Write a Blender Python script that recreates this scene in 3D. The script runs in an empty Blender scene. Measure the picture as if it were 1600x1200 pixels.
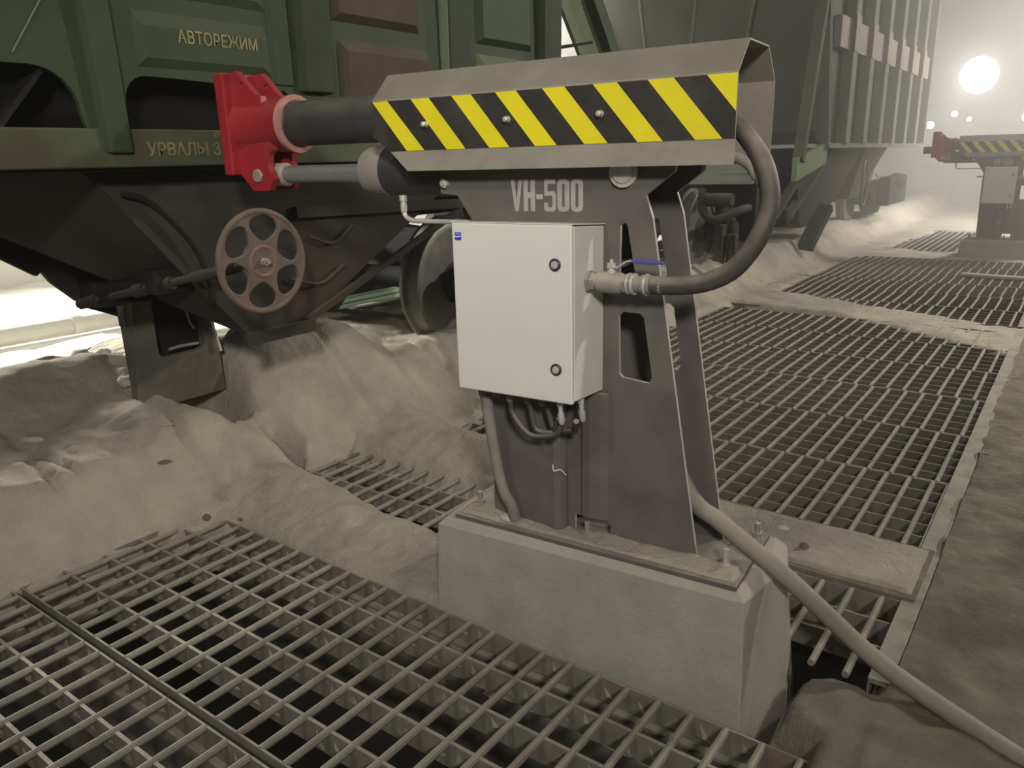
import bpy, bmesh, math, random
import numpy as np
from mathutils import Vector, Matrix, noise

random.seed(7)
SC = bpy.context.scene
COL = SC.collection

# ------------------------------------------------------------------ camera
def aim(right, up, fwd, loc):
    m = Matrix(((right[0], up[0], -fwd[0], loc[0]), (right[1], up[1], -fwd[1], loc[1]),
                (right[2], up[2], -fwd[2], loc[2]), (0, 0, 0, 1)))
    return m
yaw, pitch, roll = math.radians(36.615), math.radians(16.25), math.radians(-1.584)
F = Vector((-math.sin(yaw) * math.cos(pitch), math.cos(yaw) * math.cos(pitch), -math.sin(pitch)))
Rr = F.cross(Vector((0, 0, 1))).normalized()
Uu = Rr.cross(F)
R2 = math.cos(roll) * Rr + math.sin(roll) * Uu
U2 = -math.sin(roll) * Rr + math.cos(roll) * Uu
cam_d = bpy.data.cameras.new('camera'); cam = bpy.data.objects.new('camera', cam_d); COL.objects.link(cam)
cam.matrix_world = aim(R2, U2, F, (0, 0, 1.5))
cam_d.sensor_width = 36.0; cam_d.lens = 36.0 * 1198.565 / 1600.0; cam_d.clip_start = 0.02; cam_d.clip_end = 200
SC.camera = cam

# ------------------------------------------------------------------ view, world, lamps
SC.view_settings.view_transform = 'Standard'; SC.view_settings.look = 'None'
SC.view_settings.gamma = 1.0; SC.view_settings.use_curve_mapping = False
SC.view_settings.exposure = 0.0
SC.cycles.use_denoising = True
SC.cycles.max_bounces = 6; SC.cycles.diffuse_bounces = 3; SC.cycles.glossy_bounces = 3
SC.cycles.volume_bounces = 1; SC.cycles.sample_clamp_indirect = 10.0
W = bpy.data.worlds.new('hall_air'); SC.world = W; W.use_nodes = True
bgn = W.node_tree.nodes['Background']
bgn.inputs['Color'].default_value = (0.95, 0.92, 0.85, 1); bgn.inputs['Strength'].default_value = 0.11

def area(name, loc, target, size, power, color, spread=180):
    d = bpy.data.lights.new(name, 'AREA'); d.shape = 'DISK'; d.size = size; d.energy = power; d.color = color
    d.spread = math.radians(spread)
    o = bpy.data.objects.new(name, d); COL.objects.link(o); o.location = loc
    o.rotation_euler = (Vector(target) - Vector(loc)).to_track_quat('-Z', 'Y').to_euler()
    return o
WARM = (1.0, 0.955, 0.87)
area('hall_light', (-1.3, -1.7, 4.3), (-1.8, 2.6, 1.0), 0.7, 11, WARM, 84)
area('hall_light', (2.2, -2.3, 3.5), (-2.5, 2.6, 1.2), 0.6, 31, WARM, 63)
area('hall_light', (3.0, 8.8, 4.1), (-0.8, 5.0, 0.6), 0.35, 300, WARM)
area('hall_light', (1.0, 15.5, 4.8), (-1.0, 13.5, 0.3), 0.8, 420, WARM)
area('hall_light', (2.2, 18.0, 3.4), (-3.0, 19.0, 0.0), 1.0, 480, WARM, 110)  # unseen fill light, added to brighten the far ground
area('hall_light', (-9.4, 2.6, 2.6), (-5.4, 2.2, 0.1), 0.9, 850, (1.0, 0.97, 0.9))
area('hall_light', (-7.4, 3.4, 4.4), (-11.0, 3.6, 0.8), 1.0, 110, (1.0, 0.97, 0.9))
area('hall_light', (-8.2, 11.0, 4.6), (-7.2, 11.0, 0.0), 1.6, 600, (1.0, 0.97, 0.9))

# ------------------------------------------------------------------ materials
def nd(nt, t, **k):
    n = nt.nodes.new(t)
    for a, b in k.items():
        setattr(n, a, b)
    return n

def mat(name, base, rough=0.6, metal=0.0, var=0.25, scale=9.0, second=None, second_amt=0.5, dust=0.0,
        dust_col=(0.40, 0.365, 0.29), bump=0.0, bump_scale=40.0, spec=0.4, streak=0.0):
    m = bpy.data.materials.new(name); m.use_nodes = True
    nt = m.node_tree; b = nt.nodes['Principled BSDF']; L = nt.links
    tc = nd(nt, 'ShaderNodeTexCoord')
    n1 = nd(nt, 'ShaderNodeTexNoise'); n1.inputs['Scale'].default_value = scale; n1.inputs['Detail'].default_value = 6
    n1.inputs['Roughness'].default_value = 0.65
    L.new(tc.outputs['Object'], n1.inputs['Vector'])
    r1 = nd(nt, 'ShaderNodeValToRGB')
    r1.color_ramp.elements[0].position = 0.3; r1.color_ramp.elements[1].position = 0.72
    lo = [c * (1 - var) for c in base]; hi = [min(1, c * (1 + var)) for c in base]
    r1.color_ramp.elements[0].color = (*lo, 1); r1.color_ramp.elements[1].color = (*hi, 1)
    L.new(n1.outputs['Fac'], r1.inputs['Fac'])
    col = r1.outputs['Color']
    if second:
        n2 = nd(nt, 'ShaderNodeTexNoise'); n2.inputs['Scale'].default_value = scale * 0.45; n2.inputs['Detail'].default_value = 8
        mp = nd(nt, 'ShaderNodeMapping'); mp.inputs['Location'].default_value = (3.1, 7.7, 1.3)
        L.new(tc.outputs['Object'], mp.inputs['Vector']); L.new(mp.outputs['Vector'], n2.inputs['Vector'])
        r2 = nd(nt, 'ShaderNodeValToRGB')
        r2.color_ramp.elements[0].position = 0.62 - 0.3 * second_amt; r2.color_ramp.elements[1].position = 0.74 - 0.3 * second_amt + .06
        L.new(n2.outputs['Fac'], r2.inputs['Fac'])
        mx = nd(nt, 'ShaderNodeMixRGB'); mx.inputs['Color2'].default_value = (*second, 1)
        L.new(r2.outputs['Color'], mx.inputs['Fac']); L.new(col, mx.inputs['Color1']); col = mx.outputs['Color']
    if dust > 0:
        ge = nd(nt, 'ShaderNodeNewGeometry'); sx = nd(nt, 'ShaderNodeSeparateXYZ')
        L.new(ge.outputs['Normal'], sx.inputs['Vector'])
        mr = nd(nt, 'ShaderNodeMapRange'); mr.inputs['From Min'].default_value = 0.05; mr.inputs['From Max'].default_value = 0.9
        mr.inputs['To Min'].default_value = 0.12; mr.inputs['To Max'].default_value = 1.0
        L.new(sx.outputs['Z'], mr.inputs['Value'])
        n3 = nd(nt, 'ShaderNodeTexNoise'); n3.inputs['Scale'].default_value = scale * 0.8; n3.inputs['Detail'].default_value = 7
        mp3 = nd(nt, 'ShaderNodeMapping'); mp3.inputs['Location'].default_value = (9.1, 2.7, 5.3)
        L.new(tc.outputs['Object'], mp3.inputs['Vector']); L.new(mp3.outputs['Vector'], n3.inputs['Vector'])
        m2 = nd(nt, 'ShaderNodeMapRange'); m2.inputs['From Min'].default_value = 0.3; m2.inputs['From Max'].default_value = 0.65
        m2.inputs['To Min'].default_value = 0.35; m2.inputs['To Max'].default_value = 1.0
        L.new(n3.outputs['Fac'], m2.inputs['Value'])
        mu = nd(nt, 'ShaderNodeMath', operation='MULTIPLY'); L.new(mr.outputs['Result'], mu.inputs[0]); L.new(m2.outputs['Result'], mu.inputs[1])
        mu2 = nd(nt, 'ShaderNodeMath', operation='MULTIPLY'); mu2.use_clamp = True
        L.new(mu.outputs[0], mu2.inputs[0]); mu2.inputs[1].default_value = dust
        mx = nd(nt, 'ShaderNodeMixRGB'); mx.inputs['Color2'].default_value = (*dust_col, 1)
        L.new(mu2.outputs[0], mx.inputs['Fac']); L.new(col, mx.inputs['Color1']); col = mx.outputs['Color']
        if metal > 0:
            iv = nd(nt, 'ShaderNodeMath', operation='SUBTRACT'); iv.inputs[0].default_value = 1.0; L.new(mu2.outputs[0], iv.inputs[1])
            mm = nd(nt, 'ShaderNodeMath', operation='MULTIPLY'); mm.inputs[1].default_value = metal; L.new(iv.outputs[0], mm.inputs[0])
            L.new(mm.outputs[0], b.inputs['Metallic'])
    elif metal > 0:
        b.inputs['Metallic'].default_value = metal
    L.new(col, b.inputs['Base Color'])
    b.inputs['Roughness'].default_value = rough
    b.inputs['Specular IOR Level'].default_value = spec
    if bump > 0:
        nb = nd(nt, 'ShaderNodeTexNoise'); nb.inputs['Scale'].default_value = bump_scale; nb.inputs['Detail'].default_value = 8
        nb.inputs['Roughness'].default_value = 0.7
        L.new(tc.outputs['Object'], nb.inputs['Vector'])
        bp = nd(nt, 'ShaderNodeBump'); bp.inputs['Strength'].default_value = bump; bp.inputs['Distance'].default_value = 0.03
        L.new(nb.outputs['Fac'], bp.inputs['Height']); L.new(bp.outputs['Normal'], b.inputs['Normal'])
    return m

DUST = (0.44, 0.40, 0.315)
M = {}
M['powder'] = mat('beige_powder', DUST, 0.95, var=0.16, scale=4.0, second=(0.34, 0.305, 0.26), second_amt=0.45, bump=0.8, bump_scale=18, spec=0.1)
M['floor'] = mat('dusty_concrete', (0.25, 0.225, 0.168), 0.95, var=0.25, scale=7.0, second=(0.165, 0.15, 0.112), second_amt=0.5, bump=1.0, bump_scale=17, spec=0.1)
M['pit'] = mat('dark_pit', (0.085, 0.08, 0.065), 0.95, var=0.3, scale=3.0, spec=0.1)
M['grate'] = mat('dusty_grating_steel', (0.16, 0.15, 0.125), 0.8, var=0.25, scale=14, second=(0.17, 0.11, 0.08), second_amt=0.3, dust=0.95, dust_col=(0.325, 0.30, 0.235), spec=0.2)
M['concrete'] = mat('concrete', (0.33, 0.307, 0.283), 0.9, var=0.18, scale=5.0, second=(0.34, 0.32, 0.30), second_amt=0.35, dust=0.85, dust_col=DUST, bump=0.25, bump_scale=60, spec=0.15)
M['steel'] = mat('dark_raw_steel', (0.098, 0.087, 0.085), 0.55, 0.0, var=0.22, scale=7.0, second=(0.125, 0.113, 0.106), second_amt=0.4, dust=0.6, dust_col=DUST, spec=0.35)
M['edge'] = mat('rimlit_cut_steel', (0.42, 0.39, 0.35), 0.5, 0.0, var=0.15, scale=20, spec=0.4)  # plate edges paler than the faces, lamp rim light put into the colour
M['hood'] = mat('dusty_hood_steel', (0.255, 0.232, 0.19), 0.6, 0.0, var=0.2, scale=6.0, second=(0.29, 0.265, 0.22), second_amt=0.45, dust=0.8, dust_col=(0.16, 0.142, 0.11), spec=0.3)
M['black'] = mat('matte_black_tape', (0.030, 0.027, 0.025), 0.45, var=0.25, scale=14, second=(0.05, 0.045, 0.04), second_amt=0.35, spec=0.4)
M['yellow'] = mat('yellow_tape', (0.70, 0.60, 0.015), 0.45, var=0.06, scale=8, spec=0.4)
M['red'] = mat('red_paint', (0.30, 0.016, 0.024), 0.4, var=0.2, scale=8, dust=0.15, dust_col=(0.42, 0.25, 0.21), spec=0.45)
M['redrim'] = mat('dusty_red_rim', (0.42, 0.20, 0.17), 0.7, var=0.2, scale=12, spec=0.2)
M['tube'] = mat('black_tube', (0.028, 0.027, 0.027), 0.5, var=0.25, scale=12, dust=0.32, dust_col=(0.3, 0.28, 0.23), spec=0.4)
M['rod'] = mat('chrome_rod', (0.30, 0.30, 0.30), 0.28, 0.6, var=0.1, scale=10, dust=0.25, dust_col=DUST, spec=0.5)
M['silver'] = mat('zinc_plate', (0.55, 0.53, 0.48), 0.4, 0.35, var=0.15, scale=25, dust=0.3, dust_col=DUST, spec=0.5)
M['cab'] = mat('light_grey_enamel', (0.64, 0.625, 0.575), 0.45, var=0.03, scale=5, dust=0.4, dust_col=(0.42, 0.39, 0.31), spec=0.4)
M['cabside'] = M['cab']
M['seal'] = mat('grey_gasket', (0.12, 0.115, 0.10), 0.8, var=0.1)
M['lockring'] = mat('black_plastic', (0.03, 0.03, 0.03), 0.5, var=0.1)
M['blue'] = mat('blue_badge', (0.035, 0.05, 0.42), 0.4, var=0.05)
M['bluegrip'] = mat('blue_vinyl', (0.07, 0.075, 0.30), 0.5, var=0.1, dust=0.2)
M['white'] = mat('white_print', (0.75, 0.73, 0.68), 0.5, var=0.03)
M['letter'] = mat('grey_stencil_paint', (0.34, 0.32, 0.315), 0.6, var=0.12, scale=18)
M['rubber'] = mat('dusty_black_rubber', (0.035, 0.032, 0.029), 0.6, var=0.2, scale=14, dust=1.0, dust_col=(0.32, 0.28, 0.235), spec=0.3)
M['cord'] = mat('dusty_grey_cord', (0.22, 0.20, 0.165), 0.8, var=0.12, scale=10, dust=0.9, dust_col=(0.36, 0.33, 0.26), spec=0.2)
M['conduit'] = mat('grey_conduit', (0.20, 0.185, 0.16), 0.7, var=0.12, scale=10, dust=0.5, dust_col=DUST)
M['bolt'] = mat('dusty_bolt', (0.24, 0.22, 0.185), 0.6, 0.1, var=0.15, scale=30, dust=0.9, dust_col=DUST)
M['green'] = mat('worn_green_paint', (0.028, 0.046, 0.020), 0.65, var=0.22, scale=3.0, second=(0.034, 0.052, 0.023), second_amt=0.5, dust=0.6, dust_col=(0.16, 0.15, 0.11), spec=0.25)
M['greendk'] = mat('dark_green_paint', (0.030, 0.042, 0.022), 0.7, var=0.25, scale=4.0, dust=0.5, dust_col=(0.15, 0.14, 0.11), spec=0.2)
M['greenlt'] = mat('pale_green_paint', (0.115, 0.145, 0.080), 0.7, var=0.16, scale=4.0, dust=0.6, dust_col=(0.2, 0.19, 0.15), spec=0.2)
M['rust'] = mat('rust_brown_panel', (0.062, 0.047, 0.034), 0.75, var=0.22, scale=4.0, dust=0.8, dust_col=(0.17, 0.14, 0.11), spec=0.2)
M['sill'] = mat('olive_sill_rust', (0.070, 0.082, 0.042), 0.7, var=0.2, scale=4.0, second=(0.06, 0.028, 0.022), second_amt=0.22, dust=0.4, dust_col=(0.14, 0.125, 0.1), spec=0.2)
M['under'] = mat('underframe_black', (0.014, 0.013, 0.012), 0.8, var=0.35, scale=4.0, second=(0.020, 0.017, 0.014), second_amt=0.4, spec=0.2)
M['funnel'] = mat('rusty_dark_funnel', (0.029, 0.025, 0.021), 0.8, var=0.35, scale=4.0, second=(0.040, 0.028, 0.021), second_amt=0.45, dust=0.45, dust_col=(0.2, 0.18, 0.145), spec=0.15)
M['chute'] = mat('dusty_chute_steel', (0.085, 0.078, 0.066), 0.8, var=0.25, scale=6, second=(0.14, 0.13, 0.11), second_amt=0.4, dust=0.7, dust_col=(0.28, 0.255, 0.2), spec=0.2)
M['hubred'] = mat('worn_red_hub', (0.20, 0.105, 0.092), 0.75, var=0.2, scale=16, second=(0.13, 0.10, 0.08), second_amt=0.3, spec=0.2)
M['handwheel'] = mat('rusty_handwheel', (0.115, 0.088, 0.070), 0.75, var=0.25, scale=14, second=(0.19, 0.09, 0.08), second_amt=0.25, dust=0.45, dust_col=(0.28, 0.24, 0.18), spec=0.2)
M['wheel'] = mat('rail_wheel_steel', (0.20, 0.19, 0.17), 0.45, 0.5, var=0.25, scale=8, dust=0.5, dust_col=(0.2, 0.18, 0.145), spec=0.4)
M['wheelface'] = mat('rusty_wheel_disc', (0.040, 0.034, 0.028), 0.85, var=0.3, scale=6, dust=0.4, dust_col=(0.2, 0.18, 0.145), spec=0.2)
M['yletter'] = mat('faded_yellow_paint', (0.23, 0.20, 0.085), 0.7, var=0.3, scale=30)
M['yletter2'] = mat('dim_yellow_paint', (0.21, 0.17, 0.08), 0.7, var=0.35, scale=30)
M['grey'] = mat('grey_green_sheet', (0.040, 0.043, 0.031), 0.75, var=0.18, scale=1.6, second=(0.048, 0.044, 0.033), second_amt=0.45, dust=0.3, spec=0.2)
M['fargreen'] = mat('pale_worn_green', (0.105, 0.115, 0.085), 0.75, var=0.2, scale=2.0, second=(0.14, 0.13, 0.105), second_amt=0.4, dust=0.5, spec=0.2)
M['band'] = mat('pinkish_primer', (0.22, 0.185, 0.15), 0.8, var=0.15, scale=3, dust=0.4)
M['wall'] = mat('hall_wall_panel', (0.55, 0.52, 0.46), 0.9, var=0.05, scale=1.2, spec=0.1)
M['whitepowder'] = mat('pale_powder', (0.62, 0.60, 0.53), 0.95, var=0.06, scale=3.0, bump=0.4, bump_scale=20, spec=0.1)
M['pipe'] = mat('pale_pipe_paint', (0.60, 0.58, 0.53), 0.6, var=0.06, scale=4, dust=0.3)
M['lit_floor_strip'] = mat('mint_lit_floor', (0.30, 0.48, 0.34), 0.6, var=0.08, scale=4, dust=0.5, dust_col=(0.55, 0.6, 0.48))
M['stone'] = mat('dark_lump', (0.13, 0.115, 0.09), 0.9, var=0.3, scale=20)
M['palestone'] = mat('pale_lump', (0.44, 0.41, 0.34), 0.9, var=0.15, scale=20)
M['wood'] = mat('weathered_board', (0.36, 0.33, 0.22), 0.85, var=0.18, scale=10, dust=0.5)
def emit(name, col, s):
    m = bpy.data.materials.new(name); m.use_nodes = True; nt = m.node_tree
    nt.nodes.remove(nt.nodes['Principled BSDF']); e = nd(nt, 'ShaderNodeEmission')
    e.inputs['Color'].default_value = (*col, 1); e.inputs['Strength'].default_value = s
    nt.links.new(e.outputs[0], nt.nodes['Material Output'].inputs['Surface']); return m
M['lamp'] = emit('floodlight_lens', (1.0, 0.96, 0.86), 21)
M['lamp2'] = emit('small_lamp_lens', (1.0, 0.96, 0.86), 40)

# ------------------------------------------------------------------ mesh helpers
A = math.radians(4.2)
def m2s(p):            # machine axes -> hall axes
    return Vector((p[0] * math.cos(A) - p[1] * math.sin(A), p[0] * math.sin(A) + p[1] * math.cos(A), p[2]))

ORG = {}
def tag(o, label=None, cat=None, group=None, kind=None):
    if label: o['label'] = label
    if cat: o['category'] = cat
    if group: o['group'] = group
    if kind: o['kind'] = kind
    return o

def thing(name, label, cat, org=(0, 0, 0), machine=False, group=None):
    o = bpy.data.objects.new(name, None); COL.objects.link(o); o.empty_display_size = 0.1
    o.location = m2s(org) if machine else org
    if machine: o.rotation_euler = (0, 0, A)
    ORG[o] = Vector(org)
    return tag(o, label, cat, group)

class MB:
    def __init__(s):
        s.bm = bmesh.new(); s.mi = 0
    def _t(s, faces):
        for f in faces: f.material_index = s.mi
    def box(s, x0, x1, y0, y1, z0, z1):
        v = [s.bm.verts.new(p) for p in ((x0, y0, z0), (x1, y0, z0), (x1, y1, z0), (x0, y1, z0), (x0, y0, z1), (x1, y0, z1), (x1, y1, z1), (x0, y1, z1))]
        s._t([s.bm.faces.new([v[i] for i in q]) for q in ((0, 3, 2, 1), (4, 5, 6, 7), (0, 1, 5, 4), (1, 2, 6, 5), (2, 3, 7, 6), (3, 0, 4, 7))])
        return s
    def hexa(s, b, t):
        v = [s.bm.verts.new(p) for p in list(b) + list(t)]
        s._t([s.bm.faces.new([v[i] for i in q]) for q in ((0, 3, 2, 1), (4, 5, 6, 7), (0, 1, 5, 4), (1, 2, 6, 5), (2, 3, 7, 6), (3, 0, 4, 7))])
        return s
    def beam(s, p0, p1, w, h, up=(0, 0, 1)):
        p0, p1 = Vector(p0), Vector(p1); d = (p1 - p0).normalized(); u = Vector(up)
        r = d.cross(u).normalized(); u = r.cross(d)
        q = [(-w / 2, -h / 2), (w / 2, -h / 2), (w / 2, h / 2), (-w / 2, h / 2)]
        return s.hexa([p0 + r * a + u * b for a, b in q], [p1 + r * a + u * b for a, b in q])
    def prism(s, plane, loops, d0, d1):
        """loops: outer + holes, 2-D; plane 'xz' extrudes along y, 'yz' along x, 'xy' along z"""
        def P(a, b, d):
            return {'xz': (a, d, b), 'yz': (d, a, b), 'xy': (a, b, d)}[plane]
        tmp = bmesh.new(); es = []
        for lp in loops:
            lp = [p for k, p in enumerate(lp) if math.hypot(p[0] - lp[k - 1][0], p[1] - lp[k - 1][1]) > 1e-6]
            vs = [tmp.verts.new(P(a, b, d0)) for a, b in lp]
            for i in range(len(vs)): es.append(tmp.edges.new((vs[i], vs[(i + 1) % len(vs)])))
        bmesh.ops.triangle_fill(tmp, use_beauty=True, use_dissolve=False, edges=es)
        bmesh.ops.dissolve_limit(tmp, angle_limit=0.01, verts=tmp.verts[:], edges=tmp.edges[:])
        ret = bmesh.ops.extrude_face_region(tmp, geom=tmp.faces[:] )
        dv = Vector(P(0, 0, d1)) - Vector(P(0, 0, d0))
        bmesh.ops.translate(tmp, vec=dv, verts=[g for g in ret['geom'] if isinstance(g, bmesh.types.BMVert)])
        bmesh.ops.recalc_face_normals(tmp, faces=tmp.faces[:])
        mp = {v: s.bm.verts.new(v.co) for v in tmp.verts}
        for f in tmp.faces:
            try: s._t([s.bm.faces.new([mp[v] for v in f.verts])])
            except ValueError: pass
        tmp.free(); return s
    def flat(s, pts):
        s._t([s.bm.faces.new([s.bm.verts.new(p) for p in pts])]); return s
    def rings(s, rings, cap=True, closed=False):
        vr = [[s.bm.verts.new(p) for p in r] for r in rings]; n = len(vr[0]); fs = []
        m = len(vr)
        for i in range(m if closed else m - 1):
            a, b = vr[i], vr[(i + 1) % m]
            for j in range(n): fs.append(s.bm.faces.new((a[j], a[(j + 1) % n], b[(j + 1) % n], b[j])))
        if cap and not closed: fs += [s.bm.faces.new(vr[0][::-1]), s.bm.faces.new(vr[-1])]
        for f in fs: f.smooth = True
        s._t(fs); return s
    def lathe(s, p, axis, prof, seg=24, cap=True):
        p = Vector(p); ax = Vector(axis).normalized()
        u = ax.orthogonal().normalized(); w = ax.cross(u)
        return s.rings([[p + ax * t + (u * math.cos(2 * math.pi * k / seg) + w * math.sin(2 * math.pi * k / seg)) * r for k in range(seg)] for t, r in prof], cap)
    def cyl(s, p0, p1, r, seg=20, r1=None):
        p0, p1 = Vector(p0), Vector(p1)
        return s.lathe(p0, p1 - p0, [(0, r), ((p1 - p0).length, r if r1 is None else r1)], seg)
    def torus(s, c, axis, R, r, seg=40, ms=10, sq=1.0):
        c = Vector(c); ax = Vector(axis).normalized(); u = ax.orthogonal().normalized(); w = ax.cross(u)
        rr = []
        for k in range(seg):
            t = 2 * math.pi * k / seg; d = u * math.cos(t) + w * math.sin(t)
            rr.append([c + d * (R + r * math.cos(2 * math.pi * j / ms)) + ax * (r * sq * math.sin(2 * math.pi * j / ms)) for j in range(ms)])
        return s.rings(rr, False, True)
    def tube(s, pts, r, seg=12, sub=8, ribs=None):
        P = [Vector(p) for p in pts]; Q = []
        if sub > 1 and len(P) > 2:
            for i in range(len(P) - 1):
                p0 = P[i - 1] if i else P[0] * 2 - P[1]; p3 = P[i + 2] if i + 2 < len(P) else P[-1] * 2 - P[-2]
                p1, p2 = P[i], P[i + 1]
                for k in range(sub):
                    t = k / sub
                    Q.append(0.5 * ((2 * p1) + (p2 - p0) * t + (2 * p0 - 5 * p1 + 4 * p2 - p3) * t * t + (3 * p1 - p0 - 3 * p2 + p3) * t ** 3))
            Q.append(P[-1])
        else: Q = P
        ref = None; rr = []
        for i, q in enumerate(Q):
            d = (Q[min(i + 1, len(Q) - 1)] - Q[max(i - 1, 0)]).normalized()
            u = d.orthogonal().normalized() if ref is None else (ref - d * ref.dot(d)).normalized()
            ref = u; w = d.cross(u); rad = r * (1.0 if not ribs or i % 2 else ribs)
            rr.append([q + (u * math.cos(2 * math.pi * k / seg) + w * math.sin(2 * math.pi * k / seg)) * rad for k in range(seg)])
        return s.rings(rr)
    def ball(s, c, r, sx=1, sy=1, sz=1, seg=14):
        c = Vector(c); rr = []
        for i in range(1, seg // 2):
            t = math.pi * i / (seg // 2)
            rr.append([c + Vector((sx * r * math.sin(t) * math.cos(2 * math.pi * k / seg), sy * r * math.sin(t) * math.sin(2 * math.pi * k / seg), sz * r * math.cos(t))) for k in range(seg)])
        return s.rings(rr)
    def hexnut(s, c, axis, r, h):
        return s.lathe(c, axis, [(0, r), (h, r)], 6)
    def build(s, name, mats, parent=None, bevel=0.0, org=None, flat=False, kind=None):
        bm = s.bm
        bmesh.ops.recalc_face_normals(bm, faces=bm.faces[:])
        o_ = ORG[parent] if parent in ORG else (Vector(org) if org else Vector((0, 0, 0)))
        bmesh.ops.translate(bm, vec=-o_, verts=bm.verts[:])
        me = bpy.data.meshes.new(name); bm.to_mesh(me); bm.free()
        for m in (mats if isinstance(mats, (list, tuple)) else [mats]): me.materials.append(m)
        ob = bpy.data.objects.new(name, me); COL.objects.link(ob)
        if parent is not None:
            ob.parent = parent
            ORG[ob] = o_
        elif org is not None:
            ob.location = o_; ORG[ob] = o_
        else: ORG[ob] = o_
        if bevel > 0:
            md = ob.modifiers.new('bevel', 'BEVEL'); md.width = bevel; md.segments = 2; md.limit_method = 'ANGLE'; md.angle_limit = math.radians(40)
        for p in me.polygons:
            if p.use_smooth: break
        else: return ob
        es = me.attributes.get('sharp_edge') or me.attributes.new('sharp_edge', 'BOOLEAN', 'EDGE')
        bm2 = bmesh.new(); bm2.from_mesh(me); bm2.edges.ensure_lookup_table()
        vals = [(len(e.link_faces) == 2 and e.calc_face_angle(0) > math.radians(38)) for e in bm2.edges]; bm2.free()
        me.attributes['sharp_edge'].data.foreach_set('value', vals)
        return ob

def kids(o): return [c for c in bpy.data.objects if c.parent == o]
def copy_tree(o, parent=None):
    c = o.copy(); COL.objects.link(c)
    if parent is not None: c.parent = parent
    for k in kids(o):
        copy_tree(k, c)
    return c

def struct(o): o['kind'] = 'structure'; return o

def rrect(a0, a1, b0, b1, r, n=4):
    pts = []
    for cx, cy, s in ((a1 - r, b1 - r, 0), (a0 + r, b1 - r, 90), (a0 + r, b0 + r, 180), (a1 - r, b0 + r, 270)):
        for k in range(n + 1):
            t = math.radians(s + 90 * k / n); pts.append((cx + r * math.cos(t), cy + r * math.sin(t)))
    return pts

def block_text(mb, txt, x, z, h, w, gap, plane, d0, d1):
    """heavy condensed stencil lettering built as solid shapes"""
    t = w * 0.375
    for ch in txt:
        def q(*p): return [(x + a * w, z + b * h) for a, b in p]
        tw = t / w; th = tw * w / h
        if ch == 'V':
            mb.prism(plane, [q((0, 1), (.30, 1), (.5, .28), (.70, 1), (1, 1), (.66, 0), (.34, 0))], d0, d1); adv = w
        elif ch == 'H':
            mb.prism(plane, [q((0, 0), (tw, 0), (tw, .42), (1 - tw, .42), (1 - tw, 0), (1, 0), (1, 1), (1 - tw, 1), (1 - tw, .60), (tw, .60), (tw, 1), (0, 1))], d0, d1); adv = w
        elif ch == '-':
            mb.prism(plane, [[(x, z + .38 * h), (x + .55 * w, z + .38 * h), (x + .55 * w, z + .54 * h), (x, z + .54 * h)]], d0, d1); adv = .55 * w
        elif ch == '5':
            mb.prism(plane, [q((.0, .06), (.18, 0), (.82, 0), (1, .10), (1, .52), (.84, .64), (.30, .62), (.30, .86), (.95, .86), (.95, 1), (.02, 1), (.02, .48), (.62, .50), (.70, .45), (.70, .18), (.62, .13), (.38, .13), (.30, .18), (.30, .28), (0, .28))], d0, d1); adv = w
        elif ch == '0':
            mb.prism(plane, [rrect(x, x + w, z, z + h, w * .36), rrect(x + t, x + w - t, z + h * .13, z + h * .87, w * .14)], d0, d1); adv = w
        x += adv + gap

def text_mesh(txt, size, xs, bold):
    cu = bpy.data.curves.new('lettering', 'FONT'); cu.body = txt; cu.size = size; cu.offset = bold; cu.extrude = 0.0008
    cu.resolution_u = 3
    o = bpy.data.objects.new('lettering', cu); COL.objects.link(o)
    bpy.context.view_layer.update()
    me = bpy.data.meshes.new_from_object(o.evaluated_get(bpy.context.evaluated_depsgraph_get()))
    bpy.data.objects.remove(o); bpy.data.curves.remove(cu)
    return me

# ------------------------------------------------------------------ ground
def sm(a, b, t):
    t = np.clip((t - a) / (b - a), 0, 1); return t * t * (3 - 2 * t)
rng = np.random.default_rng(3)
_tab = rng.random((256, 256))
def vnoise(x, y):
    xi = np.floor(x).astype(int); yi = np.floor(y).astype(int); fx = x - xi; fy = y - yi
    fx = fx * fx * (3 - 2 * fx); fy = fy * fy * (3 - 2 * fy)
    g = lambda i, j: _tab[(xi + i) % 256, (yi + j) % 256]
    return (g(0, 0) * (1 - fx) + g(1, 0) * fx) * (1 - fy) + (g(0, 1) * (1 - fx) + g(1, 1) * fx) * fy
def fbm(x, y, f, o=4):
    s = 0; a = 1; n = 0
    for k in range(o):
        s = s + a * vnoise(x * f + 17.3 * k, y * f + 5.1 * k); n += a; a *= 0.5; f *= 2.03
    return s / n - 0.5
def gau(x, y, cx, cy, sx, sy): return np.exp(-((x - cx) / sx) ** 2 - ((y - cy) / sy) ** 2)

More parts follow.
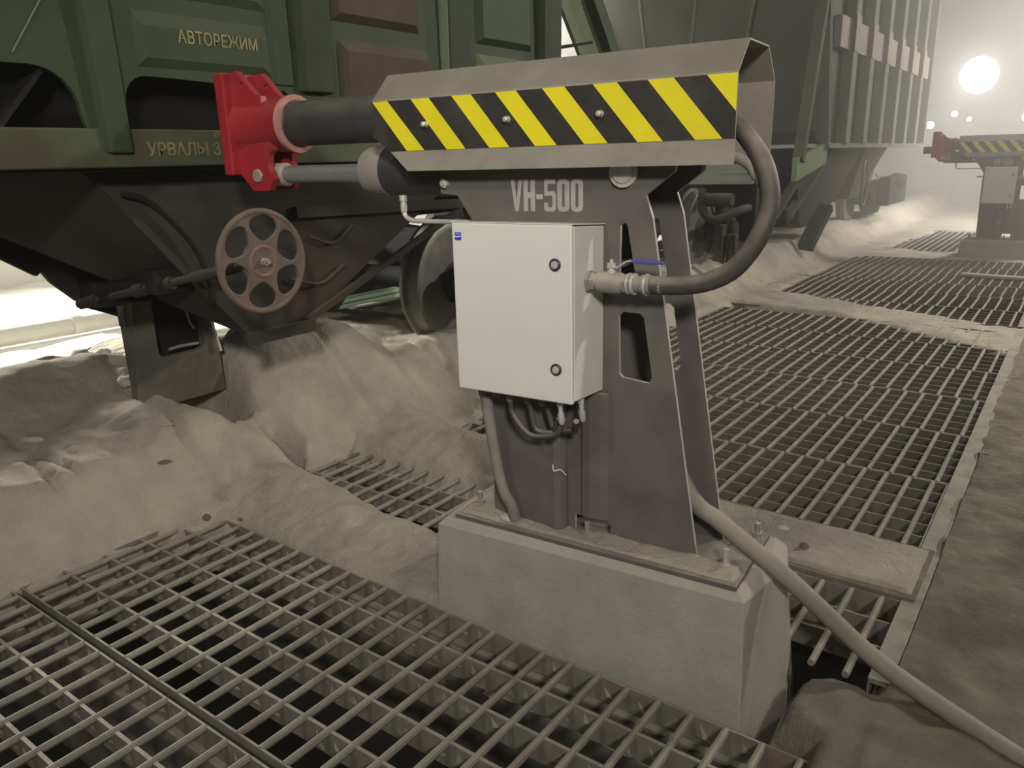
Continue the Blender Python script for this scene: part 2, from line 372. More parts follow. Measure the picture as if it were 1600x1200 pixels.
def height(x, y):
    near = 1 - sm(3.4, 6.0, y)
    t = -2.92 - x
    h = sm(-0.02, 0.40, t) * (0.10 + 0.09 * near) + sm(0.25, 1.2, t) * (0.09 + 0.12 * near)
    h = h * (1 - sm(1.9, 2.9, t)) + 0.10 * sm(1.9, 2.9, t)
    h = h + 0.26 * gau(x, y, -3.60, 3.0, 0.40, 0.36) + 0.20 * gau(x, y, -4.15, 1.55, 0.32, 0.65)
    h = h + 0.34 * gau(x, y, -3.62, 2.52, 0.30, 0.26) + 0.17 * gau(x, y, -3.45, 1.85, 0.34, 0.42)
    bank = 0.335 * sm(0.0, 0.5, t) * (1 - sm(0.75, 1.6, t)) * sm(2.5, 2.9, y)
    h = np.maximum(h, bank)
    h = h - 0.30 * sm(1.12, 0.60, np.sqrt(((x + 3.66) / 0.40) ** 2 + ((y - 2.10) / 0.20) ** 2))
    h = h - 0.46 * sm(0.13, 0.06, np.sqrt((x + 3.16) ** 2 + ((y - 2.27) / 0.8) ** 2))
    h = h + 0.10 * gau(x, y, -3.35, 1.15, 0.25, 0.35) - 0.10 * gau(x, y, -3.02, 1.42, 0.10, 0.16)
    # ridges between gratings
    h = h + 0.055 * gau(x, y, -2.2, 1.99, 1.0, 0.17) + 0.12 * gau(x, y, -2.9, 2.0, 0.35, 0.22)
    h = h + 0.10 * gau(x, y, -2.5, 2.90, 0.8, 0.20) + 0.10 * gau(x, y, -3.2, 2.9, 0.5, 0.35) + 0.10 * gau(x, y, -3.2, 3.7, 0.35, 0.4)
    h = h + 0.030 * gau(x, y, -0.15, 1.88, 0.50, 0.20) + 0.06 * gau(x, y, -0.2, 1.85, 0.4, 0.3) * np.abs(fbm(x, y, 9.0, 3)) + 0.05 * gau(x, y, 0.10, 1.70, 0.5, 0.30)
    h = h + 0.05 * gau(x, y, -3.1, 7.0, 0.5, 1.2) + 0.03 * sm(-2.8, -2.0, -x) * 0
    far = sm(13, 17, y)
    h = h + 0.16 * gau(x, y, -6.1, 2.2, 0.5, 0.35) + 0.20 * gau(x, y, -5.9, 2.8, 0.6, 0.3)
    n = 0.05 * fbm(x, y, 2.2, 3) * sm(-0.1, 0.5, t) + 0.034 * fbm(x + 9, y, 7.0, 3) + 0.022 * np.abs(fbm(x + 3, y + 7, 12.0, 3)) + 0.008 * fbm(x, y + 4, 28.0, 2)
    crust = sm(-0.02, 0.16, fbm(x + 5, y + 1, 1.9, 2)) * sm(-0.1, 0.3, t)
    h = h + n + crust * (0.045 * np.abs(fbm(x, y + 9, 17.0, 2)) - 0.008) - 0.035 * sm(0.0, 0.1, t) * sm(0.07, 0.0, np.abs(fbm(x * 0.7 + 2, y * 1.6, 2.6, 2)))
    flat = sm(-0.34, -0.27, x) * (1 - gau(x, y, 0.0, 1.8, 0.9, 0.4) * 0.9)
    h = h * (1 - flat) + (0.004 + 1.4 * n) * flat
    return h

def sd_poly(x, y, poly):
    """signed distance, positive inside (convex, counter-clockwise)"""
    d = np.full_like(x, 1e9); n = len(poly)
    for i in range(n):
        (x0, y0), (x1, y1) = poly[i], poly[(i + 1) % n]; L = math.hypot(x1 - x0, y1 - y0)
        d = np.minimum(d, ((x1 - x0) * (y - y0) - (y1 - y0) * (x - x0)) / L)
    return d
OPEN = [
    [(-3.10, 0.0), (-0.44, 0.0), (-0.41, 1.735), (-2.90, 1.71), (-3.03, 0.95)],
    [(-2.99, 2.26), (-1.95, 2.16), (-1.40, 2.20), (-1.40, 2.58), (-3.0, 2.63)],
    [(-0.80, 2.09), (-0.325, 2.14), (-0.325, 2.66), (-0.80, 2.66)],
    [(-1.5, 1.70), (-0.52, 1.70), (-0.52, 2.35), (-1.5, 2.35)],
    [(-2.74, 3.14), (-0.335, 3.10), (-0.335, 7.54), (-1.0, 7.60), (-1.92, 7.75), (-2.80, 8.35), (-2.92, 6.4)],
    [(-2.64, 8.78), (-0.335, 7.82), (-0.335, 12.35), (-2.66, 12.3)],
    [(-2.45, 13.5), (-1.55, 13.3), (-1.5, 16.6), (-2.2, 16.8)],
]
def ground_patch(name, x0, x1, y0, y1, step, material, keep=None, jag=0.05):
    nx = max(2, int(round((x1 - x0) / step)) + 1); ny = max(2, int(round((y1 - y0) / step)) + 1)
    X, Y = np.meshgrid(np.linspace(x0, x1, nx), np.linspace(y0, y1, ny))
    H = height(X, Y)
    S = np.full_like(X, -9.0)
    for p in OPEN: S = np.maximum(S, sd_poly(X, Y, p))
    j = jag * 1.6 * fbm(X, Y + 3, 3.0, 3) + 0.02 * fbm(X + 2, Y, 16.0, 2)
    j = np.where(X > -0.42, j * 0.12, j)
    S = S + j
    lim = 0.03 if step < 0.04 else step * 1.1
    k = sm(-0.07, lim, S)
    H = H * (1 - k) - 0.20 * k ** 1.5
    dead = S > lim
    verts = np.stack([X.ravel(), Y.ravel(), H.ravel()], 1)
    idx = np.arange(nx * ny).reshape(ny, nx)
    q = np.stack([idx[:-1, :-1].ravel(), idx[:-1, 1:].ravel(), idx[1:, 1:].ravel(), idx[1:, :-1].ravel()], 1)
    dd = dead.ravel()[q].all(1)
    q = q[~dd]
    if keep is not None:
        c = verts[q].mean(1); q = q[keep(c[:, 0], c[:, 1])]
    used = np.unique(q); remap = -np.ones(nx * ny, int); remap[used] = np.arange(len(used))
    me = bpy.data.meshes.new(name); me.from_pydata(verts[used].tolist(), [], remap[q].tolist())
    me.materials.append(material)
    me.polygons.foreach_set('use_smooth', [True] * len(me.polygons)); me.update()
    o = bpy.data.objects.new(name, me); COL.objects.link(o); return o

o = ground_patch('powder_drift', -5.8, -0.27, 0.25, 4.3, 0.022, M['powder'], keep=lambda x, y: (x < -0.46) | (y > 2.17))
tag(o, 'beige powder drifts banked along the near wagon and around the front gratings', 'powder', kind='stuff')
o = ground_patch('powder_drift', -5.8, -0.27, 4.3, 9.1, 0.045, M['powder'])
tag(o, 'beige powder bank under the far wagon left of the long right gratings', 'powder', kind='stuff')
o = ground_patch('powder_drift', -5.8, -0.27, 9.1, 26.58, 0.13, M['powder'], jag=0.12)
tag(o, 'hazy powder ground around the distant machine and floodlit far end', 'powder', kind='stuff')
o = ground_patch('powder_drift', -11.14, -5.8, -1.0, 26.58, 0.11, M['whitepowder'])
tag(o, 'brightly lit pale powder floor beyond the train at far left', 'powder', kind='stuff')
struct(ground_patch('floor', -0.50, 2.2, 0.25, 4.3, 0.024, M['floor'], keep=lambda x, y: (x > -0.27) | ((y < 2.18) & (x > -0.47))))
struct(ground_patch('floor', -0.27, 3.2, 4.3, 9.1, 0.05, M['floor']))
struct(ground_patch('floor', -0.27, 8.0, 9.1, 26.6, 0.2, M['floor']))
# pit under the gratings
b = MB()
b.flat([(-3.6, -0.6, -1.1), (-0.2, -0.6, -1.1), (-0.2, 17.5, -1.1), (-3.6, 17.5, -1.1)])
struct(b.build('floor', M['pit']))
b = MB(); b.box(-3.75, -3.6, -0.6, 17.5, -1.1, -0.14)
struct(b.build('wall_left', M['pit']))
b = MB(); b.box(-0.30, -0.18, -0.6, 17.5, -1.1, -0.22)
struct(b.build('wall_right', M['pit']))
# cross beams that carry the grating rows
for i, y in enumerate((0.94, 1.75, 3.08, 7.70, 12.35)):
    b = MB(); b.box(-3.5, -0.28, y - 0.012, y + 0.012, -0.62, -0.095); b.box(-3.5, -0.28, y - 0.04, y + 0.04, -0.105, -0.095)
    struct(b.build('trim_%d' % (i + 1), M['grate']))
# angle frame along the right edge of the gratings
b = MB()
b.box(-0.335, -0.262, 2.68, 7.62, -0.012, 0.006); b.box(-0.335, -0.329, 2.68, 7.62, -0.10, 0.0)
b.box(-0.325, -0.262, 2.16, 2.68, -0.012, 0.006); b.box(-0.325, -0.319, 2.16, 2.68, -0.10, 0.0)
b.box(-0.335, -0.262, 7.80, 12.36, -0.012, 0.006)
struct(b.build('trim_6', M['grate'], bevel=0.002))

# ------------------------------------------------------------------ steel gratings
def grating(x0, x1, y0, y1, label, pitch=0.1, off=0.05, cells=5, rod=0.0115, z=0.0, stub=0.0, crust=False):
    t = thing('floor_grating', label, 'grating', ((x0 + x1) / 2, (y0 + y1) / 2, z), group='steel floor gratings over the pit')
    b = MB(); x = x0 + off
    while x < x1 - 0.01:
        b.cyl((x, y0 - stub + 0.003, z - rod + 0.004), (x, y1 - 0.003, z - rod + 0.004), rod, 8); x += pitch
    b.build('round_bars', M['grate'], t)
    b = MB()
    ht = 0.0055 if crust else 0.003; tz = 0.001 if crust else 0.006
    for k in range(1, cells):
        y = y0 + (y1 - y0) * k / cells
        b.box(x0, x1, y - ht, y + ht, z - 0.085, z - tz)
    b.build('cross_plates', M['grate'], t)
    b = MB()
    if not stub: b.box(x0, x1, y0, y0 + 0.007, z - 0.085, z)
    b.box(x0, x1, y1 - 0.007, y1, z - 0.085, z)
    b.box(x0, x0 + 0.007, y0, y1, z - 0.085, z); b.box(x1 - 0.007, x1, y0, y1, z - 0.085, z)
    b.build('edge_frame', M['grate'], t)
    if crust:      # dust caked in the corners between bars and plates
        b = MB(); rr = random.Random(5)
        for k in range(1, cells + 1):
            y = y0 + (y1 - y0) * k / cells - (.008 if k == cells else .006); x = x0 + off
            while x < x1 - .08:
                if rr.random() < .8:
                    w = rr.uniform(.018, .036); c = x + pitch * rr.uniform(.3, .75); hgt = rr.uniform(.02, .05); zb = z - .012 - rr.uniform(0, .02)
                    p = [(c - w, y, zb - hgt), (c + w, y, zb - hgt * rr.uniform(.7, 1.3)), (c + w * .15, y - rr.uniform(.006, .013), zb - hgt * .75), (c + w * rr.uniform(-.5, .5), y, zb + .004)]
                    v = [b.bm.verts.new(q) for q in p]
                    for f in ((0, 2, 3), (2, 1, 3), (0, 1, 2)): b.bm.faces.new([v[i] for i in f])
                x += pitch
        tag(b.build('caked_dust', M['grate'], t), kind='stuff')
    return t
grating(-3.12, -0.36, 0.12, 0.925, 'nearest floor grating, cut off by the bottom left corner', off=0.03, crust=True)
grating(-3.05, -0.36, 0.952, 1.732, 'wide foreground grating directly in front of the concrete pedestal', off=0.06, crust=True)
grating(-3.10, -1.66, 1.80, 2.66, 'half buried grating showing through the powder left of the pedestal', off=0.09, crust=True)
grating(-0.74, -0.30, 2.20, 2.66, 'small broken grating with loose bar ends right of the pedestal', off=0.055, cells=3, stub=0.05)
names = ['first row of the right gratings, behind the powdered cover plate', 'second row of the right gratings counted from the machine',
         'third row of the right gratings counted from the machine', 'fourth row of the right gratings counted from the machine',
         'fifth row of the right gratings counted from the machine', 'sixth row of the right gratings, ending at the powder ridge']
for k in range(6):
    y0 = 3.10 + 0.742 * k
    grating(-3.25, -0.337 + 0.008 * k, y0, y0 + 0.735, names[k], off=0.05 + 0.012 * (k % 3), cells=6)
names = ['first hazy grating row beyond the powder ridge', 'second hazy grating row beyond the powder ridge', 'third hazy grating row beyond the powder ridge',
         'fourth hazy grating row beyond the powder ridge', 'fifth hazy grating row beyond the powder ridge', 'sixth hazy grating row, in front of the distant pedestal']
for k in range(6):
    y0 = 7.80 + 0.757 * k
    grating(-3.05, -0.337, y0, y0 + 0.75, names[k], off=0.05 + 0.015 * (k % 2), cells=6)
grating(-2.7, -1.45, 13.2, 15.0, 'distant grating left of the far pedestal, nearer of the pair', cells=10)
grating(-2.7, -1.45, 15.02, 16.8, 'distant grating left of the far pedestal, farther of the pair', cells=10)
# powdered cover plate
b = MB(); b.prism('xy', [[(-1.30, 2.69), (-0.285, 2.665), (-0.285, 3.085), (-1.30, 3.095)]], -0.008, 0.012)
o = b.build('cover_plate', M['floor'], org=(-0.78, 2.9, 0.0)); tag(o, 'powder covered flat cover plate between broken grating and right gratings', 'cover plate')

# ------------------------------------------------------------------ concrete pedestal, machine, cabinet  (machine axes)
def pedestal():
    t = thing('concrete_pedestal', 'squat concrete pedestal carrying the near vibrator at the front gratings', 'pedestal', (-0.97, 2.04, 0.0), True)
    b = MB()
    bot = [(-1.535, 1.852, -0.35), (-0.44, 1.838, -0.35), (-0.420, 1.858, -0.35), (-0.350, 2.05, -0.35), (-0.40, 2.40, -0.35), (-1.56, 2.40, -0.35)]
    mid = [(-1.492, 1.854, 0.325), (-0.462, 1.875, 0.325), (-0.436, 2.055, 0.312), (-0.403, 2.13, 0.312), (-0.44, 2.27, 0.325), (-1.50, 2.27, 0.325)]
    top = [(-1.465, 1.868, 0.352), (-0.487, 1.890, 0.352), (-0.462, 2.055, 0.352), (-0.445, 2.12, 0.352), (-0.47, 2.25, 0.352), (-1.475, 2.25, 0.352)]
    b.rings([bot, mid, top])
    for f in b.bm.faces: f.smooth = False
    b.build('block', M['concrete'], t, bevel=0.006)
    return t
ped = pedestal()

def machine():
    t = thing('wagon_vibrator', 'grey steel wagon vibrator with hazard striped hood and red striking head, near camera', 'machine', (-0.97, 2.04, 0.352), True)
    # base plate
    b = MB(); b.box(-1.432, -0.487, 1.878, 2.235, 0.353, 0.368); base = b.build('base_plate', M['steel'], t, bevel=0.002)
    for i, (x, y) in enumerate(((-0.972, 1.945), (-0.542, 1.955), (-1.395, 1.975), (-0.515, 2.19), (-1.39, 2.19))):
        b = MB(); b.lathe((x, y, 0.366), (0, 0, 1), [(0, .021), (.004, .021)], 16); b.hexnut((x, y, .370), (0, 0, 1), .0165, .017)
        hh = .030 if i != 1 else .045
        b.cyl((x, y, .387), (x, y, .387 + hh), .009, 10)
        b.build('anchor_bolt', M['bolt'] if i != 1 else M['silver'], t)
    # side plates
    out = [(-1.31, .366), (-1.02, .366), (-1.02, .430), (-.898, .432), (-.898, .366), (-.623, .366), (-.786, 1.345), (-.806, 1.402), (-.728, 1.462), (-.722, 1.49),
           (-1.483, 1.49), (-1.483, 1.408), (-1.42, 1.402), (-1.367, 1.326), (-1.325, 1.26), (-1.325, 1.0)]
    h1 = [(-.878, 1.322), (-.866, 1.330), (-.857, 1.324), (-.828, 1.168), (-.84, 1.158), (-.872, 1.158), (-.880, 1.17)]
    h2 = [(-.880, 1.070), (-.868, 1.085), (-.816, 1.084), (-.804, 1.072), (-.776, .905), (-.785, .886), (-.866, .894), (-.876, .905)]
    def sp(dx, d0, d1, holes=True):
        b = MB(); lo = [[(x + dx, z) for x, z in out]] + ([[(x + dx, z) for x, z in h] for h in (h1, h2)] if holes else [])
        b.prism('xz', lo, d0, d1)
        bmesh.ops.recalc_face_normals(b.bm, faces=b.bm.faces[:])
        for f in b.bm.faces:
            f.material_index = 0 if abs(f.normal.y) > .5 else 1
        return b.build('side_plate', [M['steel'], M['edge']], t)
    sp(0, 1.955, 1.967); sp(.022, 2.128, 2.140)
    b = MB()
    b.box(-1.30, -1.29, 1.967, 2.128, .366, 1.40); b.box(-.96, -.95, 1.967, 2.128, .44, 1.20); b.box(-1.40, -.90, 1.967, 2.128, 1.20, 1.212)
    b.build('inner_web', M['steel'], t)
    # curved front stiffener left of the groove
    b = MB(); pr = [(-1.312, 1.955), (-1.312, 1.938), (-1.10, 1.922), (-1.075, 1.918), (-1.055, 1.924), (-1.045, 1.940), (-1.043, 1.9545)]
    b.prism('xy', [pr], .366, .84); b.build('stiffener', M['steel'], t, bevel=.004)
    b = MB(); pr = [(-1.000, 1.9545), (-.99, 1.945), (-.965, 1.940), (-.93, 1.945), (-.905, 1.9545)]
    b.prism('xy', [pr], .433, .84); b.build('stiffener', M['steel'], t, bevel=.003)
    # fold of loose film stuck on the groove
    b = MB(); b.tube([(-1.075, 1.913, .60), (-1.068, 1.909, .582), (-1.05, 1.916, .587), (-1.038, 1.93, .566)], .0022, 6, 5); b.build('paint_flake', M['cab'], t)
    # lettering
    b = MB(); block_text(b, 'VH-500', -1.226, 1.357, .089, .0382, .0046, 'xz', 1.9538, 1.9552); b.build('lettering', M['letter'], t)
    # pivot pin and screw
    b = MB(); b.lathe((-.868, 1.955, 1.462), (0, -1, 0), [(0, .040), (.012, .040), (.012, .030), (.018, .028)], 24); b.build('pivot_pin', M['silver'], t)
    b = MB(); b.hexnut((-1.463, 1.955, 1.437), (0, -1, 0), .014, .012); b.cyl((-1.463, 1.945, 1.437), (-1.463, 1.935, 1.437), .007, 8); b.build('hex_screw', M['silver'], t)
    # hood
    xr, th = -.555, .004
    sec = [(1.879, 1.477), (1.879, 1.685), (1.960, 1.762), (2.130, 1.762), (2.213, 1.685), (2.213, 1.477)]
    xl = {0: -1.547, 1: -1.668, 2: -1.668, 3: -1.668, 4: -1.668, 5: -1.547}
    b = MB()
    def sheet(pa, pb, pts=None):
        (ya, za), (yb, zb) = pa, pb; L = math.hypot(yb - ya, zb - za); ny, nz = (zb - za) / L * th, -(yb - ya) / L * th
        b.hexa([(-1.668, ya, za), (xr, ya, za), (xr, ya + ny, za + nz), (-1.668, ya + ny, za + nz)], [(-1.668, yb, zb), (xr, yb, zb), (xr, yb + ny, zb + nz), (-1.668, yb + ny, zb + nz)])
    side = [(-1.547, 1.477), (xr, 1.477), (xr, 1.685), (-1.668, 1.685), (-1.676, 1.58), (-1.610, 1.536)]
    b.prism('xz', [side], 1.879, 1.883); b.prism('xz', [side], 2.209, 2.213)
    sheet((1.879, 1.685), (1.958, 1.762)); sheet((1.958, 1.762), (2.132, 1.762)); sheet((2.132, 1.762), (2.213, 1.685))
    hood = b.build('hood', M['hood'], t)
    # hazard stripes, cut to the panel outline
    zb, zt = 1.5355, 1.680
    b = MB(); b.mi = 0
    b.prism('xz', [[(-1.610, zb), (xr - .0005, zb), (xr - .0005, zt), (-1.667, zt), (-1.675, 1.581)]], 1.8775, 1.8788)
    b.mi = 1
    for k in range(8):
        x = -1.6655 + .1482 * k; w = .0665; s = .1225 + .0005 * k
        p = [(x, zt), (x + w, zt), (x + w + s, zb), (x + s, zb)]
        if k == 0: p = [(x, zt - .001), (x + .058, zt), (x + w + s, zb), (x + s, zb)]
        if k == 7:
            p = [(x, zt), (xr - .0005, zt), (xr - .0005, zt - (xr - x) * (zt - zb) / s)]
        b.prism('xz', [p], 1.8768, 1.8776)
    b.build('hazard_stripes', [M['black'], M['yellow']], t)
    for x in (-1.466, -1.182, -.902):
        b = MB(); b.lathe((x, 1.8775, 1.608), (0, -1, 0), [(0, .009), (.003, .009), (.003, .0075), (.016, .0075), (.019, .004)], 12); b.build('hood_screw', M['silver'], t)
    # ram
    ax = 2.045
    b = MB(); b.cyl((-2.19, ax, 1.645), (-.70, ax, 1.645), .076, 36); b.lathe((-2.185, ax, 1.645), (1, 0, 0), [(0, .081), (.018, .081), (.022, .077)], 36); b.build('ram_tube', M['tube'], t)
    h = bpy.data.objects.new('striking_head', None); COL.objects.link(h); h.parent = t; ORG[h] = ORG[t]
    b = MB(); b.box(-2.470, -2.420, 1.940, 2.150, 1.474, 1.829); b.build('strike_plate', M['red'], h, bevel=.007)
    b = MB(); b.box(-2.580, -2.471, 2.055, 2.135, 1.53, 1.63); b.build('contact_pad', M['red'], h, bevel=.006)
    b = MB()
    b.lathe((-2.424, ax, 1.645), (1, 0, 0), [(0, .100), (.03, .095), (.235, .091), (.25, .096)], 36)
    b.hexa([(-2.423, 1.975, 1.56), (-2.423, 2.115, 1.56), (-2.423, 2.115, 1.648), (-2.423, 1.955, 1.648)],
           [(-2.24, 1.985, 1.57), (-2.24, 2.105, 1.57), (-2.24, 2.105, 1.648), (-2.24, 1.953, 1.648)])
    b.build('hub', M['red'], h, bevel=.004)
    g = [(-2.424, 1.828), (-2.388, 1.832), (-2.300, 1.748), (-2.272, 1.742), (-2.268, 1.62), (-2.235, 1.56), (-2.262, 1.545), (-2.272, 1.498), (-2.248, 1.458), (-2.278, 1.417), (-2.362, 1.417), (-2.407, 1.464), (-2.424, 1.475)]
    for y0 in (1.975, 2.088):
        b = MB(); b.prism('xz', [g, [(-2.365 + .009 * math.cos(u), 1.785 + .009 * math.sin(u)) for u in [k * math.pi / 5 for k in range(10)]]], y0, y0 + .027); b.build('gusset', M['red'], h, bevel=.003)
    b = MB(); b.lathe((-2.192, ax, 1.645), (1, 0, 0), [(0, .094), (.004, .099), (.020, .099), (.024, .084)], 36); b.build('flange_ring', M['redrim'], h)
    b = MB(); b.lathe((-2.328, 1.966, 1.470), (0, 1, 0), [(0, .021), (.003, .024), (.155, .024)], 20); b.build('clevis_pin', M['bolt'], h)
    # lower jack
    b = MB(); b.cyl((-2.31, ax, 1.472), (-1.80, ax, 1.472), .031, 24); b.build('jack_rod', M['rod'], t)
    b = MB(); b.ball((-2.318, ax, 1.472), .045, 1, .8, 1); b.lathe((-2.285, ax, 1.472), (1, 0, 0), [(0, .042), (.03, .042), (.04, .034)], 20); b.build('rod_eye', M['bolt'], t)
    b = MB(); b.lathe((-1.835, ax, 1.476), (1, 0, 0), [(0, .045), (.003, .070), (.02, .080), (.10, .081), (.35, .081), (.80, .078)], 32); b.build('jack_cylinder', M['tube'], t)
    b = MB(); b.lathe((-1.8355, ax, 1.476), (1, 0, 0), [(-.004, .074), (.016, .0815), (.09, .0822), (.091, .081)], 32); b.build('cylinder_gland', M['conduit'], t)
    b = MB()
    b.lathe((-1.672, 2.0, 1.400), (0, 0, -1), [(0, .013), (.018, .013), (.018, .010), (.03, .010)], 10)
    b.lathe((-1.672, 2.0, 1.372), (0, 0, -1), [(0, .011), (.02, .011), (.03, .008)], 10)
    b.tube([(-1.672, 2.0, 1.36), (-1.668, 2.0, 1.335), (-1.64, 2.0, 1.320), (-1.59, 2.0, 1.318), (-1.44, 2.0, 1.318), (-1.35, 2.0, 1.318)], .0078, 10, 6)
    b.build('pressure_line', M['silver'], t)
    return t
mach = machine()

# powder lying on the pedestal's base plate and on the cover plate
def film(x0, x1, y0, y1, nx, ny, z0, thick, edge, label, machine=True, amp=.03, rise=0.0):
    X, Y = np.meshgrid(np.linspace(x0, x1, nx), np.linspace(y0, y1, ny))
    w = .012 * fbm(X, X * 0, 14, 3)
    e = np.minimum(np.minimum((X - x0) / edge, (x1 - X) / edge), np.minimum((Y - y0 - w - .004) / edge, (y1 - Y) / edge if not machine else 1.0))
    Hh = z0 - .004 + sm(0, 1, e) * (thick + (amp + rise * sm(y0, y1, Y)) * (fbm(X, Y, 9, 3) + .5) + .35 * amp * fbm(X, Y, 30, 3))
    me = bpy.data.meshes.new('powder_film'); idx = np.arange(nx * ny).reshape(ny, nx)
    q = np.stack([idx[:-1, :-1].ravel(), idx[:-1, 1:].ravel(), idx[1:, 1:].ravel(), idx[1:, :-1].ravel()], 1)
    P0 = np.array([(x0 + x1) / 2, (y0 + y1) / 2, z0])
    me.from_pydata((np.stack([X.ravel(), Y.ravel(), Hh.ravel()], 1) - P0).tolist(), [], q.tolist()); me.materials.append(M['powder'])
    me.polygons.foreach_set('use_smooth', [True] * len(me.polygons))
    o = bpy.data.objects.new('powder_film', me); COL.objects.link(o)
    if machine: o.location = m2s(P0); o.rotation_euler = (0, 0, A)
    else: o.location = P0
    tag(o, label, 'powder', kind='stuff')
film(-1.430, -.492, 1.885, 1.956, 130, 30, .368, .006, .018, 'thin uneven powder film along the front ledge of the near pedestal', amp=.006, rise=.03)
film(-1.28, -.292, 2.685, 3.083, 110, 46, .012, .006, .03, 'lumpy powder lying on the flat cover plate', machine=False, amp=.018)

def cabinet():
    t = thing('control_cabinet', 'light grey control cabinet with two black locks on the near vibrator', 'cabinet', (-1.113, 1.86, .866), True)
    x0, x1, z0, z1 = -1.302, -.924, .858, 1.338
    b = MB(); b.hexa([(x0 + .002, 1.775, z0 + .003), (x1 - .002, 1.775, z0 + .003), (x1 - .002, 1.954, z0 - .009), (x0 + .002, 1.954, z0 - .009)], [(x0 + .002, 1.775, z1 - .003), (x1 - .002, 1.775, z1 - .003), (x1 - .002, 1.954, z1 - .016), (x0 + .002, 1.954, z1 - .016)]); b.build('body', M['cab'], t, bevel=.004)
    b = MB(); b.box(x0 + .004, x1 - .004, 1.771, 1.776, z0 + .004, z1 - .004); b.build('gasket', M['seal'], t)
    b = MB(); b.box(x0, x1, 1.757, 1.7715, z0, z1); d = b.build('door', M['cab'], t, bevel=.004)
    b = MB(); b.hexa([(x0 - .001, 1.758, z1), (x1 + .002, 1.758, z1), (x1 + .002, 1.954, z1 - .0135), (x0 - .001, 1.954, z1 - .0135)], [(x0 - .001, 1.758, z1 + .003), (x1 + .002, 1.758, z1 + .003), (x1 + .002, 1.954, z1 - .0105), (x0 - .001, 1.954, z1 - .0105)]); b.build('rain_lip', M['cab'], t, bevel=.001)
    for z in (1.236, .953):
        b = MB(); b.lathe((-.972, 1.757, z), (0, -1, 0), [(0, .0165), (.004, .0165), (.006, .0135), (.0045, .011)], 24); lk = b.build('lock', M['lockring'], d)
        b = MB(); b.lathe((-.972, 1.7525, z), (0, -1, 0), [(0, .0105), (.0025, .0095)], 20); b.box(-.974, -.970, 1.7485, 1.7505, z - .006, z + .006); b.build('lock_core', M['silver'], lk)
    b = MB(); b.mi = 0; b.prism('xz', [rrect(-1.2915, -1.2695, 1.290, 1.312, .003)], 1.7562, 1.7571)
    b.mi = 1; b.prism('xz', [[(-1.291, 1.2995), (-1.281, 1.298), (-1.270, 1.3005), (-1.270, 1.3035), (-1.281, 1.301), (-1.291, 1.3025)]], 1.7557, 1.7563)
    b.prism('xz', [[(-1.288, 1.3068), (-1.273, 1.3068), (-1.273, 1.3082), (-1.288, 1.3082)]], 1.7557, 1.7563)
    b.build('badge', [M['blue'], M['white']], d)
    b = MB(); b.box(-1.285, -.955, 1.80, 1.94, .848, .859); b.build('gland_plate', M['conduit'], t, bevel=.002)
    for i, (x, y, s) in enumerate(((-1.272, 1.84, .02), (-1.225, 1.85, .018), (-1.17, 1.83, .016), (-1.115, 1.84, .017), (-1.065, 1.84, .017))):
        b = MB(); b.hexnut((x, y, .849), (0, 0, -1), s, .014); b.lathe((x, y, .835), (0, 0, -1), [(0, s * .8), (.018, s * .72), (.022, s * .5)], 14); b.build('cable_gland', M['conduit'], t)
    for x, y in ((-.985, 1.80), (-.945, 1.85)):
        b = MB(); b.hexnut((x, y, .850), (0, 0, -1), .010, .014); b.lathe((x, y, .836), (.1, 0, -1), [(0, .007), (.022, .007), (.022, .010), (.05, .0095), (.056, .005)], 12); b.build('cable_plug', M['silver'], t)
    for k, (xa, xb, dz, y) in enumerate(((-1.17, -.985, .095, 1.83), (-1.115, -1.0, .085, 1.845), (-1.065, -.945, .075, 1.86))):
        b = MB(); xm = (xa + xb) / 2
        b.tube([(xa, y, .82), (xa + .01, y, .80 - dz * .3), (xm - .03, y, .815 - dz), (xm + .03, y, .818 - dz), (xb - .02, y - .01, .80 - dz * .6), (xb, 1.82, .79)], .0085, 10, 7); b.build('cable', M['rubber'], t)
    return t
cabn = cabinet()

